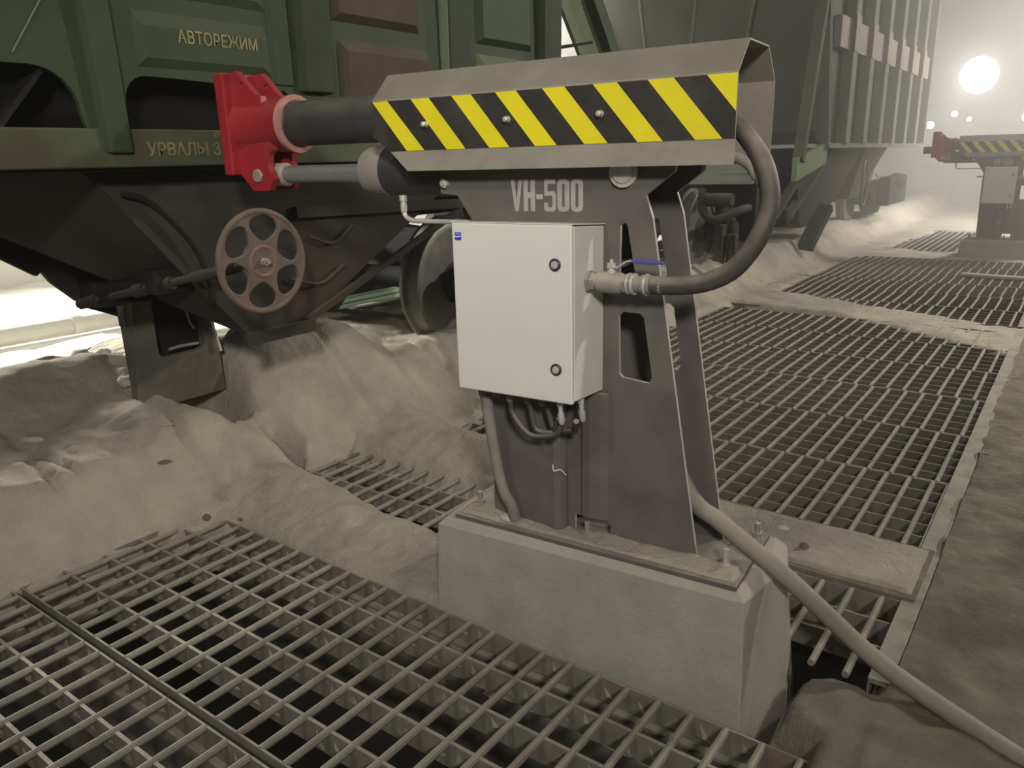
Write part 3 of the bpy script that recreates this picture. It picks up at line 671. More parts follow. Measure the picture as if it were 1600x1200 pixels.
def hose():
    t = thing('air_hose', 'thick dusty black air hose looping from hood to cabinet through a blue levered valve', 'hose', (-.6, 1.88, 1.18), True)
    b = MB(); b.tube([(-.745, 1.86, 1.181), (-.68, 1.862, 1.183), (-.611, 1.87, 1.194), (-.55, 1.875, 1.223), (-.508, 1.882, 1.271), (-.482, 1.90, 1.331), (-.476, 1.922, 1.397), (-.500, 1.95, 1.467), (-.542, 1.98, 1.523), (-.60, 2.01, 1.573), (-.70, 2.02, 1.60)], .0235, 18, 8, ribs=1.02)
    b.build('hose_line', M['rubber'], t)
    b = MB(); b.tube([(-.59, 1.97, 1.50), (-.545, 1.965, 1.478), (-.52, 1.96, 1.448), (-.505, 1.955, 1.43)], .014, 12, 6); b.build('hose_strap', M['cord'], t)
    x0, y, z = -.924, 1.86, 1.181
    v = bpy.data.objects.new('ball_valve', None); COL.objects.link(v); v.parent = t; ORG[v] = ORG[t]
    b = MB()
    b.lathe((x0, y, z), (1, 0, 0), [(0, .032), (.008, .032), (.008, .026), (.02, .026)], 6)
    b.lathe((x0 + .018, y, z), (1, 0, 0), [(0, .023), (.012, .023), (.012, .028), (.045, .030), (.075, .028), (.08, .024), (.088, .024)], 18)
    b.build('valve_body', M['bolt'], v)
    b = MB(); b.lathe((x0 + .105, y, z), (1, 0, 0), [(0, .027), (.02, .027)], 6); b.lathe((x0 + .098, y, z), (1, 0, 0), [(0, .022), (.055, .022), (.055, .026), (.08, .026), (.08, .022), (.11, .0235)], 16)
    b.build('union', M['conduit'], v)
    for dx in (.114, .127, .162):
        b = MB(); b.lathe((x0 + dx, y, z), (1, 0, 0), [(0, .0285), (.006, .0285)], 20); b.build('clamp_ring', M['silver'], v)
    b = MB(); b.lathe((x0 + .065, y, z + .024), (0, 0, 1), [(0, .012), (.010, .012), (.010, .008), (.022, .008)], 12); b.hexnut((x0 + .065, y, z + .044), (0, 0, 1), .012, .009); b.cyl((x0 + .065, y, z + .05), (x0 + .065, y, z + .062), .005, 8)
    b.build('valve_stem', M['silver'], v)
    b = MB(); b.prism('xz', [[(x0 + .055, z + .040), (x0 + .085, z + .040), (x0 + .112, z + .058), (x0 + .14, z + .0595), (x0 + .14, z + .063), (x0 + .11, z + .0615), (x0 + .084, z + .044), (x0 + .055, z + .044)]], y - .009, y + .009)
    lv = b.build('lever', M['silver'], v)
    b = MB(); b.prism('xz', [[(x0 + .125, z + .056), (x0 + .175, z + .053), (x0 + .212, z + .056), (x0 + .214, z + .061), (x0 + .17, z + .0645), (x0 + .125, z + .0655)]], y - .0115, y + .0115); b.build('lever_grip', M['bluegrip'], v, bevel=.003)
    return t
hos = hose()

# conduit from cabinet to pedestal
o_ = (-1.25, 1.90, .37)
b = MB(); b.tube([(-1.278, 1.855, .848), (-1.272, 1.862, .76), (-1.262, 1.868, .66), (-1.248, 1.872, .56), (-1.228, 1.872, .49), (-1.212, 1.885, .445), (-1.208, 1.90, .395)], .0185, 14, 7)
b.ball((-1.262, 1.865, .835), .03, 1.7, 1, .5)
o = b.build('cable_conduit', M['conduit'], org=o_); o.location = m2s(o_); o.rotation_euler = (0, 0, A)
tag(o, 'grey flexible conduit running down from the near cabinet to the pedestal', 'conduit')
# small rubbly lump at the conduit's foot
b = MB(); b.ball((0, 0, .006), .022, 1.6, 1, .6); b.ball((.03, .01, .004), .013, 1, 1, .6); b.ball((-.035, .012, .004), .012, 1.2, 1, .6)
o = b.build('powder_lump', M['palestone'], org=(0, 0, 0)); o.location = m2s((-1.245, 1.915, .375)); tag(o, 'crusty pale lump at the foot of the grey conduit', 'lump')

# thick cord on the floor
b = MB(); b.tube([(-.95, 2.10, .60), (-.829, 2.02, .50), (-.755, 2.017, .46), (-.671, 2.005, .42), (-.538, 2.009, .34), (-.428, 2.095, .20), (-.351, 2.13, .12), (-.249, 2.12, .07), (-.078, 2.054, .045), (.069, 1.987, .038), (.221, 1.931, .035), (.50, 1.86, .035), (.9, 1.83, .035)], .0265, 16, 8)
o = b.build('power_cord', M['cord'], org=(-.25, 2.1, 0)); tag(o, 'thick dusty grey cord trailing from the vibrator across the right floor', 'cord')

# ------------------------------------------------------------------ second machine down the line
def second(o, label):
    c = copy_tree(o); c.location = Vector(o.location) + Vector((0.22, 10.95, -0.10)); c['label'] = label; return c
tag(ped, group='concrete pedestals'); tag(mach, group='wagon vibrators'); tag(cabn, group='control cabinets'); tag(hos, group='air hoses')
second(ped, 'hazy distant concrete pedestal at the right edge')
m2 = second(mach, 'hazy distant wagon vibrator with striped hood at the right edge')
for k in kids(m2):
    if k.name.split('.')[0] in ('striking_head', 'jack_rod', 'rod_eye'): k.location.x += .47      # drawn in, clear of the far wagon
    if k.name.split('.')[0] == 'ram_tube':
        k.data = k.data.copy()
        for v in k.data.vertices:
            if v.co.x < -.9: v.co.x += .47
second(cabn, 'hazy distant grey control cabinet on the far vibrator')
second(hos, 'hazy distant air hose beside the far cabinet')

# ------------------------------------------------------------------ near hopper wagon
XW = -2.75
def wheelset(parent, y, z=.712, r=.415):
    w = bpy.data.objects.new('wheelset', None); COL.objects.link(w); w.parent = parent; ORG[w] = ORG[parent]
    b = MB(); b.cyl((-5.2, y, z), (-3.27, y, z), .075, 20); b.build('axle', M['under'], w)
    for s, x in ((1, -3.40), (-1, -5.07)):
        b = MB(); b.lathe((x, y, z), (s, 0, 0), [(-.13, r + .028), (-.105, r + .028), (-.10, r + .003), (0, r - .004), (.004, r - .012), (.004, r - .055), (-.02, r - .06)], 64, True); b.build('tyre', M['wheel'], w)
        b = MB(); b.lathe((x, y, z), (s, 0, 0), [(-.06, r - .05), (-.018, r - .055), (-.04, r - .13), (-.045, .17), (.01, .11), (.03, .10), (.05, .09)], 48); b.build('wheel_disc', M['wheelface'], w)
    return w
def bogie(parent, y):
    b = MB()
    for x in (-3.24, -5.24):
        b.prism('yz', [[(y - 1.15, .62), (y - .95, .86), (y - .35, .98), (y + .35, .98), (y + .95, .86), (y + 1.15, .62), (y + .75, .58), (y + .45, .38), (y - .45, .38), (y - .75, .58)],
                       [(y - .52, .62), (y - .40, .82), (y - .22, .86), (y - .22, .52)], [(y + .52, .62), (y + .40, .82), (y + .22, .86), (y + .22, .52)]], x - .05, x + .05)
    b.box(-5.2, -3.3, y - .2, y + .2, .6, .95); f = b.build('bogie_frame', M['under'], parent, bevel=.01)
    for dy in (-.9, .9):
        b = MB(); b.box(-3.24, -3.08, y + dy - .13, y + dy + .13, .60, .84); b.lathe((-3.08, y + dy, .712), (1, 0, 0), [(0, .11), (.05, .10), (.06, .07)], 18); b.build('axle_box', M['under'], parent, bevel=.01)
    b = MB()
    for k in (-.12, 0, .12):
        pts = [(-3.24 + .05 * math.cos(t * .9), y + k + .05 * math.sin(t * .9), .42 + t * .0085) for t in range(0, 40)]
        b.tube(pts, .012, 6, 1)
    b.build('coil_springs', M['under'], parent)
def wagon_text(parent, body, y0, y1, z, h, m, wob=0.0):
    me = text_mesh(body, 1.0, 1, 0.012)
    co = np.array([v.co[:] for v in me.vertices]); mn, mx = co.min(0), co.max(0)
    for v in me.vertices:
        u = (v.co.x - mn[0]) / (mx[0] - mn[0]); w = (v.co.y - mn[1]) / (mx[1] - mn[1]); d = (v.co.z - mn[2]) / (mx[2] - mn[2])
        v.co = Vector((XW + .0015 * d - .0004 + .001, y0 + u * (y1 - y0), z + w * h)) - ORG[parent]
    me.materials.append(m); o = bpy.data.objects.new('lettering', me); COL.objects.link(o); o.parent = parent; ORG[o] = ORG[parent]
    return o

def arc(cx, cz, r, a0, a1, n=8): return [(cx + r * math.cos(math.radians(a0 + (a1 - a0) * k / n)), cz + r * math.sin(math.radians(a0 + (a1 - a0) * k / n))) for k in range(n + 1)]

def near_wagon():
    t = thing('hopper_wagon', 'near green hopper wagon with yellow lettering and rusty handwheel, filling the upper left', 'rail wagon', (-4.235, 1.0, .30))
    yA, yB = -2.6, 4.25
    # side sheet with the openings above the sill
    low = [(yA, 1.58), (.55, 1.58)] + [(.55, 1.80)] + [(.70, 1.83), (1.20, 1.832)] + arc(1.20, 1.692, .14, 90, 0, 8) + [(1.36, 1.60), (1.375, 1.56), (1.52, 1.56), (1.50, 1.62)] + [(1.498, 1.74)] + arc(1.585, 1.735, .085, 180, 90, 6) + [(1.70, 1.818), (2.18, 1.80), (2.26, 1.74), (2.28, 1.58), (yB, 1.58)]
    b = MB(); b.prism('yz', [low + [(yB, 3.7), (yA, 3.7)]], XW - .02, XW); b.build('side_sheet', M['green'], t)
    b = MB(); b.box(XW - .09, XW + .012, yA, yB, 1.512, 1.641); b.build('side_sill', M['sill'], t, bevel=.006)
    b = MB(); b.box(XW - .30, XW - .02, yA, yB, 1.50, 1.56); b.build('sill_flange', M['under'], t)
    # stakes
    def rib(y0, y1, dep, zb, m, y0b=None, y1b=None):
        b = MB(); y0b = y0 if y0b is None else y0b; y1b = y1 if y1b is None else y1b
        b.hexa([(XW, y0b, zb), (XW + dep * .4, y0b + .02, zb), (XW + dep * .4, y1b - .02, zb), (XW, y1b, zb)], [(XW, y0, 3.7), (XW + dep, y0 + .02, 3.7), (XW + dep, y1 - .02, 3.7), (XW, y1, 3.7)])
        return b.build('stake', m, t, bevel=.006)
    rib(1.30, 1.44, .085, 1.56, M['green'], 1.385, 1.50)
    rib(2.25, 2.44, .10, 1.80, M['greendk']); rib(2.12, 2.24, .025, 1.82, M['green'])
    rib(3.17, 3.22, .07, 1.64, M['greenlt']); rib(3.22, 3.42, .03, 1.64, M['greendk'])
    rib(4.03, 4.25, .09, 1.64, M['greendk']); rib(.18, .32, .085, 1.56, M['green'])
    # seams
    b = MB(); b.tube([(XW + .002, 1.16, 1.86), (XW + .002, 1.29, 2.05)], .0035, 6, 1); b.build('weld_seam', M['greenlt'], t)
    # pressed panels
    def panel(y0, y1, z0, z1, m, d=.035, c=.07):
        b = MB(); o1 = [(y0, z0), (y1, z0), (y1, z1 - c), (y1 - c * .55, z1), (y0, z1)]
        i1 = [(y0 + .03, z0 + .03), (y1 - .05, z0 + .03), (y1 - .05, z1 - c - .02), (y1 - c * .55 - .03, z1 - .05), (y0 + .03, z1 - .05)]
        b.rings([[(XW, a, z) for a, z in o1], [(XW + d, a, z) for a, z in i1]], True)
        for f in b.bm.faces: f.smooth = False
        return b.build('pressed_panel', m, t)
    panel(2.49, 3.10, 1.66, 2.03, M['rust']); panel(2.46, 3.02, 2.10, 2.75, M['rust'])
    panel(3.46, 3.97, 1.66, 2.05, M['greenlt']); panel(3.46, 3.97, 2.10, 2.7, M['green'])
    panel(1.56, 2.13, 1.85, 2.035, M['green'], .018, .05); panel(1.56, 2.13, 2.09, 2.6, M['green'], .018, .05); panel(.42, 1.28, 2.05, 2.7, M['green'], .018, .06)
    # inner slope sheets behind the openings
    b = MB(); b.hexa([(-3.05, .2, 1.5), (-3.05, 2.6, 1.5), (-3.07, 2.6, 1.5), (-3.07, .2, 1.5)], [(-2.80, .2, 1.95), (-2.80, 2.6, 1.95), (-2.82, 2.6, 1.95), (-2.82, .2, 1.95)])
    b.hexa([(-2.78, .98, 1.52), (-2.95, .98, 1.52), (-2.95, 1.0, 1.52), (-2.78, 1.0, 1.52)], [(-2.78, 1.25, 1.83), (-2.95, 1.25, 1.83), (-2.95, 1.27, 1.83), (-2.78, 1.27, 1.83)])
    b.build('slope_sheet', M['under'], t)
    # body box, ends and underframe
    b = MB(); b.box(-5.72, -5.70, yA, yB, 1.5, 3.7); b.build('side_sheet', M['green'], t)
    b = MB(); b.box(-5.7, XW - .02, yB - .03, yB - .01, 1.62, 3.7); b.build('end_sheet', M['green'], t)
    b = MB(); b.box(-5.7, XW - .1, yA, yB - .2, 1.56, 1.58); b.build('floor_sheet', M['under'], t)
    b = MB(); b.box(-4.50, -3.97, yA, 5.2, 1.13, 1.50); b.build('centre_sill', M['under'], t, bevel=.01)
    # hopper funnels
    def funnel(y0t, y1t, y0b, y1b, zb, m, name='hopper_funnel', xa=-2.90, xb=-4.10, dt=-.36, db=.30):
        b = MB(); tp = [(xa, y0t, 1.52), (xa, y1t, 1.52), (xb, y1t, 1.52), (xb, y0t + dt, 1.52)]; bt = [(xa - .03, y0b, zb), (xa - .03, y1b, zb), (xb, y1b + db, zb + .10), (xb, y0b + db, zb + .10)]
        b.rings([tp, bt], False)
        for f in b.bm.faces: f.smooth = False
        o = b.build(name, m, t); md = o.modifiers.new('thick', 'SOLIDIFY'); md.thickness = .012; md.offset = -1; return o
    f1 = funnel(1.36, 3.62, 2.00, 2.30, .775, M['funnel'])
    b = MB(); b.box(-2.915, -2.885, 1.95, 2.33, .745, .80); b.beam((-2.90, 1.43, 1.47), (-2.905, 1.82, .97), .03, .02, (1, 0, 0)); b.beam((-2.89, 2.28, 1.30), (-2.90, 3.55, 1.27), .05, .03, (1, 0, 0)); b.beam((-2.905, 2.30, .80), (-2.895, 3.45, 1.24), .03, .03, (1, 0, 0))
    b.build('stiffener', M['funnel'], f1)
    b = MB(); b.tube([(-2.885, 1.50, 1.42), (-2.87, 1.60, 1.38), (-2.87, 1.74, 1.22), (-2.875, 1.80, 1.05), (-2.89, 1.80, .96)], .011, 8, 6); b.build('hatch_link', M['under'], f1)
    for z0, y0, y1 in ((1.165, 2.35, 2.62), (.985, 2.22, 2.55)):
        b = MB(); b.tube([(-2.895, y0, z0 + .02), (-2.885, (y0 + y1) / 2, z0 - .02), (-2.895, y1, z0 + .05)], .008, 6, 6); b.build('rope_loop', M['funnel'], f1)
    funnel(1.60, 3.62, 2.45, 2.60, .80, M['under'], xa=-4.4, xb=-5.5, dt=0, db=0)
    b = MB(); b.box(-4.02, -3.82, 1.78, 1.84, .86, 1.0); b.box(-4.0, -3.7, 1.95, 2.05, .72, .84); b.build('funnel_bracket', M['under'], t, bevel=.008)

    b = MB(); b.prism('yz', [[(1.0, 1.5), (1.47, 1.122), (1.60, 1.03), (1.625, 1.05), (1.66, .99), (1.76, .885), (1.79, .87), (1.81, .84), (1.90, .80), (2.05, .725), (2.30, .76), (2.30, 1.5)]], -4.02, -3.98); b.build('hatch_plate', M['funnel'], t, bevel=.004)
    # chute below the funnel
    c = bpy.data.objects.new('discharge_chute', None); COL.objects.link(c); c.parent = t; ORG[c] = ORG[t]
    b = MB(); b.prism('yz', [[(1.78, .36), (2.27, .36), (2.24, .95), (1.84, .95)], rrect(1.93, 2.185, .60, .92, .04)], -3.66, -3.60)
    b.box(-3.72, -3.66, 1.82, 1.86, .40, .9); b.box(-3.72, -3.66, 2.21, 2.24, .40, .9)
    b.build('chute_frame', M['chute'], c, bevel=.004)
    b = MB(); b.prism('yz', [rrect(1.90, 2.21, .56, .95, .05)], -3.70, -3.67); b.build('chute_opening_shade', M['under'], c)  # dark plate set behind the opening for the shade inside it
    b = MB(); b.tube([(-3.60, 2.10, .84), (-3.595, 2.11, .76), (-3.595, 2.13, .72)], .006, 6, 4); b.tube([(-3.60, 1.98, .64), (-3.595, 2.05, .645), (-3.595, 2.14, .64)], .008, 6, 4); b.build('chute_latch', M['bolt'], c)
    b = MB(); b.beam((-3.585, 2.20, .86), (-3.57, 2.245, .58), .012, .02, (1, 0, 0)); b.build('chute_lip', M['silver'], c)
    # handwheel
    hw = bpy.data.objects.new('handwheel', None); COL.objects.link(hw); hw.parent = t; ORG[hw] = ORG[t]
    cx, cy, cz = -2.545, 1.830, 1.150
    R = .196
    loops = [[(cy + R * math.cos(2 * math.pi * k / 48), cz + R * math.sin(2 * math.pi * k / 48)) for k in range(48)]]
    for k in range(6):
        a0 = math.radians(60 * k + 22); lp = []
        for j in range(20):
            u = 2 * math.pi * j / 20
            rr = .129 + .050 * math.sin(u); da = math.radians(26) * math.cos(u) * (1.0 + .16 * math.sin(u))
            lp.append((cy + rr * math.cos(a0 + da), cz + rr * math.sin(a0 + da)))
        loops.append(lp)
    b = MB(); b.prism('yz', loops, cx - .008, cx + .008); b.build('spoked_disc', M['handwheel'], hw, bevel=.004)
    b = MB(); b.torus((cx, cy, cz), (1, 0, 0), R - .006, .0125, 56, 12); b.build('rim', M['handwheel'], hw)
    b = MB(); b.lathe((cx - .02, cy, cz), (1, 0, 0), [(0, .080), (.022, .076), (.034, .056), (.022, .036), (.020, .02)], 28); b.build('hub', M['hubred'], hw)
    b = MB(); b.hexnut((cx, cy, cz), (1, 0, 0), .016, .028); b.cyl((cx + .02, cy, cz), (cx + .042, cy, cz), .008, 10); b.build('spindle_nut', M['bolt'], hw)
    d = Vector((-3.35 - cx, 1.49 - cy, .97 - cz)).normalized(); p = Vector((cx, cy, cz))
    b = MB(); b.cyl(p + d * .01, p + d * .90, .017, 14); b.lathe(p + d * .12, d, [(0, .023), (.20, .024)], 14); b.lathe(p + d * .42, d, [(0, .028), (.05, .028)], 14); b.lathe(p + d * .56, d, [(0, .028), (.05, .028)], 14); b.lathe(p + d * .80, d, [(0, .026), (.09, .024)], 12); b.build('spindle', M['funnel'], hw)
    b = MB(); b.box(-3.02, -2.94, 1.60, 1.90, 1.02, 1.12); b.build('spindle_bracket', M['under'], hw, bevel=.008)
    b = MB(); b.box(-3.28, -3.20, 1.52, 1.80, .96, 1.06); b.build('spindle_bracket', M['under'], hw, bevel=.008)
    # lettering
    wagon_text(t, 'АВТОРЕЖИМ', 1.716, 2.055, 1.938, .047, M['yletter']).location.x += .019
    wagon_text(t, 'УРВАЛЫ З', 1.543, 1.838, 1.549, .048, M['yletter2']).location.x += .0125
    wagon_text(t, 'Н', 2.13, 2.155, 1.549, .048, M['yletter2']).location.x += .0125
    # running gear and end platform
    bogie(t, 4.9); wheelset(t, 3.995); wheelset(t, 5.805)
    b = MB(); b.box(-5.6, -2.82, 5.45, 5.60, 1.16, 1.48); b.box(-5.6, -2.82, 4.25, 5.45, 1.40, 1.44); b.build('end_platform', M['under'], t, bevel=.008)
    b = MB(); b.hexa([(-2.80, 5.15, 1.46), (-2.775, 5.15, 1.46), (-2.775, 5.45, 1.46), (-2.80, 5.45, 1.46)], [(-2.80, 4.33, 2.42), (-2.775, 4.33, 2.42), (-2.775, 4.62, 2.46), (-2.80, 4.62, 2.46)])
    b.hexa([(-2.80, 4.33, 2.42), (-2.775, 4.33, 2.42), (-2.775, 4.62, 2.46), (-2.80, 4.62, 2.46)], [(-2.80, 4.25, 2.55), (-2.775, 4.25, 2.55), (-2.775, 4.62, 2.9), (-2.80, 4.62, 2.9)]); b.build('end_brace', M['greenlt'], t)
    b = MB(); b.beam((-2.76, 4.66, 2.50), (-2.76, 5.52, 1.46), .10, .10, (1, 0, 0)); b.beam((-2.76, 4.66, 2.50), (-2.76, 4.62, 3.4), .10, .10, (1, 0, 0)); b.build('end_post', M['greendk'], t)
    b = MB(); b.cyl((-2.78, 4.2, 2.14), (-2.78, 4.72, 2.228), .010, 8); b.build('handrail', M['under'], t)
    b = MB(); b.box(-4.36, -4.10, 5.2, 6.1, 1.02, 1.26); b.box(-4.42, -4.04, 6.0, 6.45, .95, 1.33); b.build('coupler', M['under'], t, bevel=.03)
    return t
near_wagon()

# ------------------------------------------------------------------ far hopper wagon
def far_wagon():
    t = thing('hopper_wagon', 'hazy far hopper wagon with ribbed pale side and blank grey end, behind the hood', 'rail wagon', (-4.235, 12.5, .28))
    y0, y1 = 10.3, 16.9
    b = MB(); b.prism('yz', [[(10.42, 1.58), (y1, 1.58), (y1, 4.9), (9.55, 4.9)]], XW - .06, XW - .04); b.build('side_sheet', M['greendk'], t)
    b = MB(); b.box(XW - .10, XW + .06, 10.35, y1, 1.54, 1.60); b.build('side_sill', M['fargreen'], t, bevel=.004)
    for k, y in enumerate((11.05, 12.0, 12.95, 13.9, 14.85, 15.8, 16.75)):
        b = MB(); b.box(XW - .04, XW + .10, y - .11, y + .11, 1.60, 4.9); b.build('stake', M['fargreen'], t, bevel=.01)
    b = MB()
    for k in range(6):
        yy = 11.16 + .95 * k; b.box(XW - .04, XW + .045, yy, yy + .73, 2.72, 3.08)
    b.box(XW - .04, XW + .045, 10.5, 10.94, 2.72, 3.08)
    b.build('belt_rail', M['band'], t)
    for y in (11.05, 12.0, 12.95, 13.9, 14.85, 15.8):
        b = MB(); b.box(XW + .10, XW + .112, y - .12, y + .12, 2.70, 3.12); b.build('belt_plate', M['band'], t)
    b = MB(); b.box(-5.75, -5.72, 10.3, y1, 1.6, 4.9); b.build('side_sheet', M['greendk'], t)
    # end sheet, posts, bracing
    b = MB(); b.hexa([(-5.72, 10.42, 1.74), (-2.80, 10.42, 1.74), (-2.80, 10.45, 1.74), (-5.72, 10.45, 1.74)], [(-5.72, 9.62, 4.9), (-2.80, 9.62, 4.9), (-2.80, 9.65, 4.9), (-5.72, 9.65, 4.9)]); es = b.build('end_sheet', M['grey'], t)
    b = MB(); b.box(-5.72, -2.80, 10.34, 10.46, 1.60, 1.76); b.build('end_sill', M['under'], t)
    b = MB(); b.beam((-4.6, 10.29, 2.2), (-4.3, 9.9, 3.75), .03, .02); b.beam((-3.9, 10.3, 2.15), (-3.5, 9.88, 3.75), .03, .02); b.beam((-5.1, 10.25, 2.3), (-5.15, 9.95, 3.5), .03, .015); b.build('end_seam', M['fargreen'], t)
    b = MB(); b.beam((-2.79, 10.40, 1.60), (-2.79, 9.55, 4.9), .10, .16, (1, 0, 0)); b.build('corner_post', M['grey'], t)
    b = MB(); b.beam((-2.77, 9.38, 1.40), (-2.77, 9.92, 3.3), .10, .12, (1, 0, 0)); b.beam((-2.77, 9.92, 3.3), (-2.77, 9.50, 4.9), .08, .10, (1, 0, 0)); b.build('end_brace', M['grey'], t)
    b = MB(); b.beam((-5.70, 9.38, 1.40), (-5.70, 9.92, 3.3), .10, .12, (1, 0, 0)); b.build('end_brace', M['greendk'], t)
    # platform and end beam
    b = MB(); b.box(-5.65, -2.82, 7.95, 8.10, 1.20, 1.40); b.box(-3.15, -2.80, 7.94, 7.955, 1.22, 1.38); b.box(-3.12, -2.84, 7.925, 7.942, 1.30, 1.335); b.build('end_beam', M['fargreen'], t, bevel=.008)
    b = MB(); b.box(-4.50, -3.97, 8.05, 16.9, 1.05, 1.40); b.build('centre_sill', M['under'], t)
    b = MB(); b.hexa([(-2.80, 9.25, 1.18), (-2.74, 9.25, 1.18), (-2.74, 10.45, 1.36), (-2.80, 10.45, 1.36)], [(-2.80, 9.25, 1.44), (-2.74, 9.25, 1.44), (-2.74, 10.45, 1.60), (-2.80, 10.45, 1.60)]); b.build('sole_bar', M['greenlt'], t)
    b = MB(); b.box(-3.45, -3.0, 8.6, 8.68, .55, 1.30); b.box(-3.05, -2.95, 8.55, 8.70, .50, 1.28); b.build('side_post', M['under'], t)
    # funnels, tanks
    def funnel(ya, yb, yc, yd, zb, x0=-2.86):
        b = MB(); tp = [(x0, ya, 1.55), (x0, yb, 1.55), (-5.6, yb, 1.55), (-5.6, ya, 1.55)]; bt = [(x0 - .30, yc, zb), (x0 - .30, yd, zb), (-5.3, yd, zb), (-5.3, yc, zb)]
        b.rings([tp, bt], True)
        for f in b.bm.faces: f.smooth = False
        return b.build('hopper_funnel', M['funnel'], t)
    funnel(9.5, 12.9, 11.0, 12.0, .50); funnel(13.0, 14.6, 13.5, 14.1, .75)
    b = MB(); b.beam((-2.90, 10.3, 1.45), (-3.08, 9.6, .75), .06, .10, (1, 0, 0)); b.beam((-2.90, 11.2, 1.50), (-3.10, 10.2, .70), .06, .10, (1, 0, 0)); b.build('funnel_rib', M['grey'], t)
    b = MB(); b.beam((-3.0, 11.6, .75), (-3.1, 11.1, .22), .12, .20, (1, 0, 0)); b.build('discharge_flap', M['under'], t)
    # running gear
    bogie(t, 9.1); wheelset(t, 8.16); wheelset(t, 10.0); bogie(t, 15.6); wheelset(t, 14.7); wheelset(t, 16.5)
    b = MB(); b.box(-3.05, -2.85, 15.1, 16.6, .55, 1.05); b.ball((-2.9, 15.9, .95), .25, .6, 1.6, .6); b.build('brake_cylinder', M['under'], t, bevel=.03)
    b = MB(); b.tube([(-2.82, 12.9, 1.35), (-2.80, 12.75, 1.15), (-2.80, 12.8, .75), (-2.80, 12.98, .72), (-2.80, 13.1, 1.1), (-2.82, 13.0, 1.36)], .02, 8, 6); b.build('hose_loop', M['fargreen'], t)
    b = MB(); b.tube([(-3.3, 7.9, 1.15), (-3.25, 7.8, .95), (-3.1, 7.75, .85), (-2.95, 7.9, .92), (-2.9, 8.2, .95)], .045, 10, 6); b.box(-3.12, -3.02, 7.8, 7.9, .42, .80); b.box(-3.0, -2.90, 7.85, 7.95, .40, .70); b.cyl((-3.25, 7.85, 1.05), (-2.95, 7.85, 1.05), .07, 14); b.build('brake_gear', M['funnel'], t, bevel=.008)
    b = MB(); b.cyl((-4.24, 7.96, 1.18), (-4.24, 7.2, 1.15), .11, 14); b.box(-4.45, -4.05, 6.65, 7.2, .95, 1.33); b.build('coupler', M['under'], t, bevel=.03)
    return t
far_wagon()

# rails under the train
for x, nm in ((-3.43, 'rail running under the near side wheels, almost buried in powder'), (-5.04, 'rail running under the far side wheels of the train')):
    b = MB(); b.prism('xz', [[(x - .06, .15), (x + .06, .15), (x + .06, .165), (x + .012, .18), (x + .012, .265), (x + .035, .275), (x + .035, .30), (x - .035, .30), (x - .035, .275), (x - .012, .265), (x - .012, .18), (x - .06, .165)]], 2.75, 26)
    o = b.build('rail', M['wheel'], org=(x, 8, .15)); tag(o, nm, 'rail', group='track rails')

# ------------------------------------------------------------------ loose bits on the powder
def zat(x, y): return float(height(np.array([[x]]), np.array([[y]]))[0, 0])
def lump(name, x, y, r, m, label, sx=1, sy=1, sz=.7, rz=0, dz=0.3, z=None):
    b = MB(); b.ball((0, 0, 0), r, sx, sy, sz, 10)
    for v in b.bm.verts: v.co *= 1 + .25 * noise.noise(v.co * 60 + Vector((x * 9, y * 7, 0)))
    o = b.build(name, m, org=(0, 0, 0)); o.location = (x, y, (zat(x, y) if z is None else z) + r * sz * dz); o.rotation_euler = (0, 0, rz); tag(o, label, 'debris', group='loose bits on the powder'); return o
lump('wood_chip', -3.20, 1.655, .020, M['stone'], 'dark flat chip on the powder slope between the chute and the front gratings', 1.8, .8, .45, .9)
lump('stone', -2.93, 1.665, .017, M['stone'], 'small dark stone on the powder right of the flat chip', 1.2, 1, .8)
lump('stone', -2.79, 1.735, .010, M['stone'], 'tiny dark pebble rightmost on the powder slope', 1, 1, .8)
lump('stone', -3.68, 1.325, .028, M['palestone'], 'pale elongated stone at the left edge of the powder slope', 2.0, .8, .7, .5)
lump('wood_chip', -3.33, 1.76, .016, M['wood'], 'thin light splinter above the dark chip', 2.2, .5, .4, .9)
lump('stone', -4.30, 1.86, .045, M['palestone'], 'left of two pale lumps on the dark ridge below the wagon', 1.1, 1, .8)
lump('stone', -4.28, 1.98, .040, M['palestone'], 'right of two pale lumps on the dark ridge below the wagon', .8, 1, .9)
lump('stone', -3.80, 1.84, .040, M['palestone'], 'pale lump at the rim of the dark hollow under the chute', 1.2, 1, .9)
lump('stone', -.700, 2.82, .018, M['stone'], 'small pointed stone on the powdered cover plate', 1, 1, 1.0, 0, .5, .02)
lump('stone', -.82, 2.93, .020, M['palestone'], 'pale flat lump beside the rear anchor bolt on the cover plate', 1.6, 1, .5, 0, .4, .02)
b = MB(); b.box(-.35, .35, -.06, .06, 0, .03)
o = b.build('board', M['wood'], bevel=.004, org=(0, 0, 0)); o.location = (-.78, 10.7, .012); o.rotation_euler = (0, 0, -.14); tag(o, 'pale narrow board lying across the hazy far gratings', 'board')

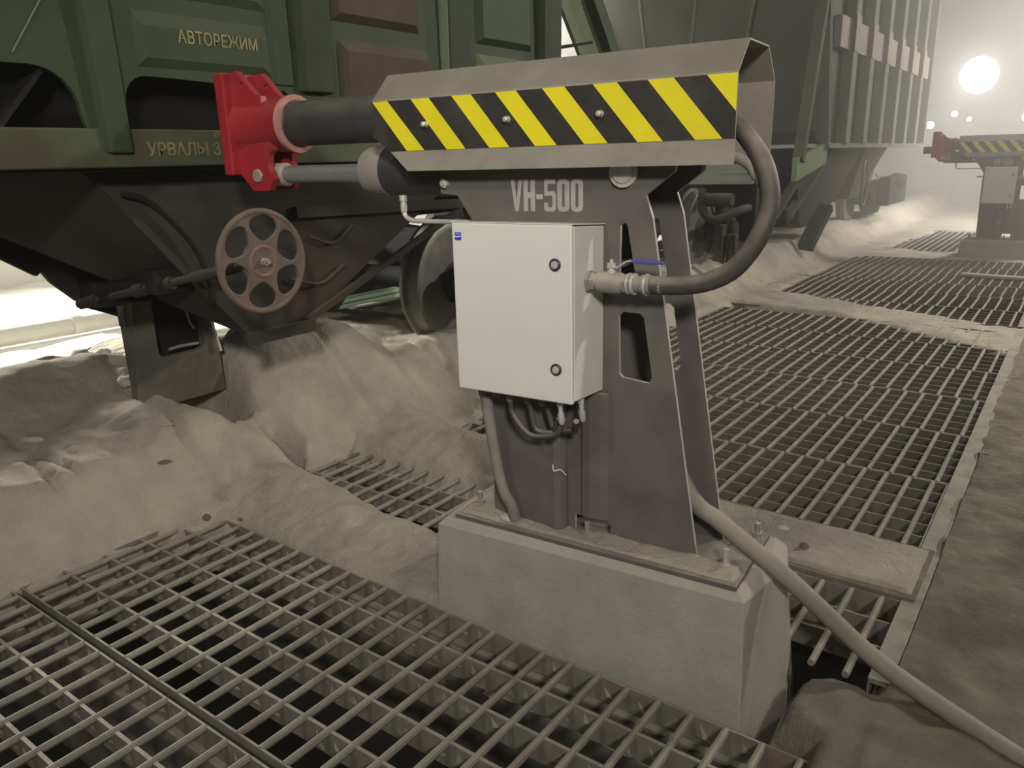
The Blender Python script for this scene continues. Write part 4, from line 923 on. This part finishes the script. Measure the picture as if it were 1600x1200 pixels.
# ------------------------------------------------------------------ beyond the train
b = MB(); b.cyl((-6.9, 0.0, .26), (-6.9, 9.0, .20), .085, 18)
for y in (2.95, 6.5): b.lathe((-6.9, y, .235), (0, 1, 0), [(0, .11), (.08, .11)], 18)
o = b.build('pipe', M['pipe'], org=(-6.9, 4, .2)); tag(o, 'thick pale pipe with a coupling on the bright floor beyond the train', 'pipe')
b = MB(); b.cyl((-6.55, 1.5, .20), (-6.55, 9.0, .14), .035, 12)
o = b.build('pipe', M['pipe'], org=(-6.55, 4, .15)); tag(o, 'thin pale pipe in front of the thick pipe beyond the train', 'pipe')
b = MB(); b.box(-6.30, -6.0, 4.9, 6.6, .14, .30)  # stepped strip added to stand for the bright greenish floor under the wagon
for k in range(3): b.box(-6.0, -5.995 + .03 * (2 - k), 4.9, 6.6, .10 + .05 * k, .14 + .05 * k)
o = b.build('lit_floor_strip', M['lit_floor_strip'], bevel=.006, org=(-6.1, 5.7, .1)); tag(o, 'mint green strip added for the bright greenish floor glimpsed below the wagon beside the rail wheel', 'lit_floor_strip')

# hall shell
b = MB(); b.box(-11.3, -11.15, -2, 26.8, -.2, 8.0); struct(b.build('wall_left', M['wall']))
b = MB(); b.box(-11.3, 8.0, 26.6, 26.8, -.2, 8.0); struct(b.build('wall_back', M['wall']))
b = MB(); b.box(-11.3, 8.0, 11.0, 26.8, 8.0, 8.15)
for k in range(8): b.box(-11.2, 8.0, 11.5 + 2 * k, 11.6 + 2 * k, 7.75, 8.0)
struct(b.build('ceiling', M['wall']))

# floodlights on the back wall
def flood(x, y, z, r, label, m, strength, group):
    t = thing('floodlight', label, 'lamp', (x, y, z), group=group)
    b = MB(); b.lathe((x, y, z), (0, -1, 0), [(-.14, r * .5), (-.02, r * .97), (0, r * .97)], 32); b.build('housing', M['pipe'], t)
    b = MB(); b.lathe((x, y - .002, z), (0, -1, 0), [(0, r), (.05, r * .92), (.10, r * .6), (.12, r * .2)], 32); b.build('lens', m, t)
    b = MB(); b.box(x - .04, x + .04, y + .1, 26.595, z - .05, z + .05); b.build('bracket', M['under'], t)
    return t
flood(-2.84, 25.0, 3.35, .46, 'big glaring floodlight glowing through the haze at upper right', M['lamp'], 0, 'floodlights at the far end')
flood(-3.43, 26.0, 2.43, .075, 'small lamp below left of the big floodlight', M['lamp2'], 30, 'floodlights at the far end')
flood(-3.05, 26.0, 2.27, .06, 'small lamp just below the big floodlight, lower of the close pair', M['lamp2'], 30, 'floodlights at the far end')
flood(-4.02, 26.0, 2.16, .10, 'small lamp glowing right beside the far wagon side', M['lamp2'], 30, 'floodlights at the far end')
flood(-1.70, 26.0, 2.26, .10, 'small lamp at the right edge above the distant hood', M['lamp2'], 30, 'floodlights at the far end')
pd = bpy.data.lights.new('hall_light', 'SPOT'); pd.energy = 125; pd.color = WARM; pd.shadow_soft_size = .45; pd.spot_size = math.radians(150); pd.spot_blend = .6
po = bpy.data.objects.new('hall_light', pd); COL.objects.link(po); po.location = (-2.84, 24.85, 3.35); po.rotation_euler = (math.radians(90 - 12), 0, math.radians(180))

# ------------------------------------------------------------------ dust haze filling the hall
def haze(y0, y1, dens, an, label):
    b = MB(); b.box(-11.1, 7.9, y0, y1 - .03, -1.05, 7.7)
    hz = b.build('dust_haze', M['wall']); hz.data.materials.clear()
    vm = bpy.data.materials.new('airborne_dust'); vm.use_nodes = True; nt = vm.node_tree
    nt.nodes.remove(nt.nodes['Principled BSDF']); vs = nd(nt, 'ShaderNodeVolumeScatter')
    vs.inputs['Color'].default_value = (0.92, 0.90, 0.84, 1); vs.inputs['Density'].default_value = dens; vs.inputs['Anisotropy'].default_value = an
    nt.links.new(vs.outputs[0], nt.nodes['Material Output'].inputs['Volume']); hz.data.materials.append(vm)
    tag(hz, label, 'haze', kind='stuff')
haze(-3.0, 9.2, 0.004, 0.3, 'thin airborne dust haze around the near machine')
haze(9.2, 21.8, 0.084, 0.6, 'beige dust haze drifting around the far wagon and the distant machine')
haze(21.8, 26.5, 0.10, 0.6, 'dense glowing dust haze around the floodlights at the far end')
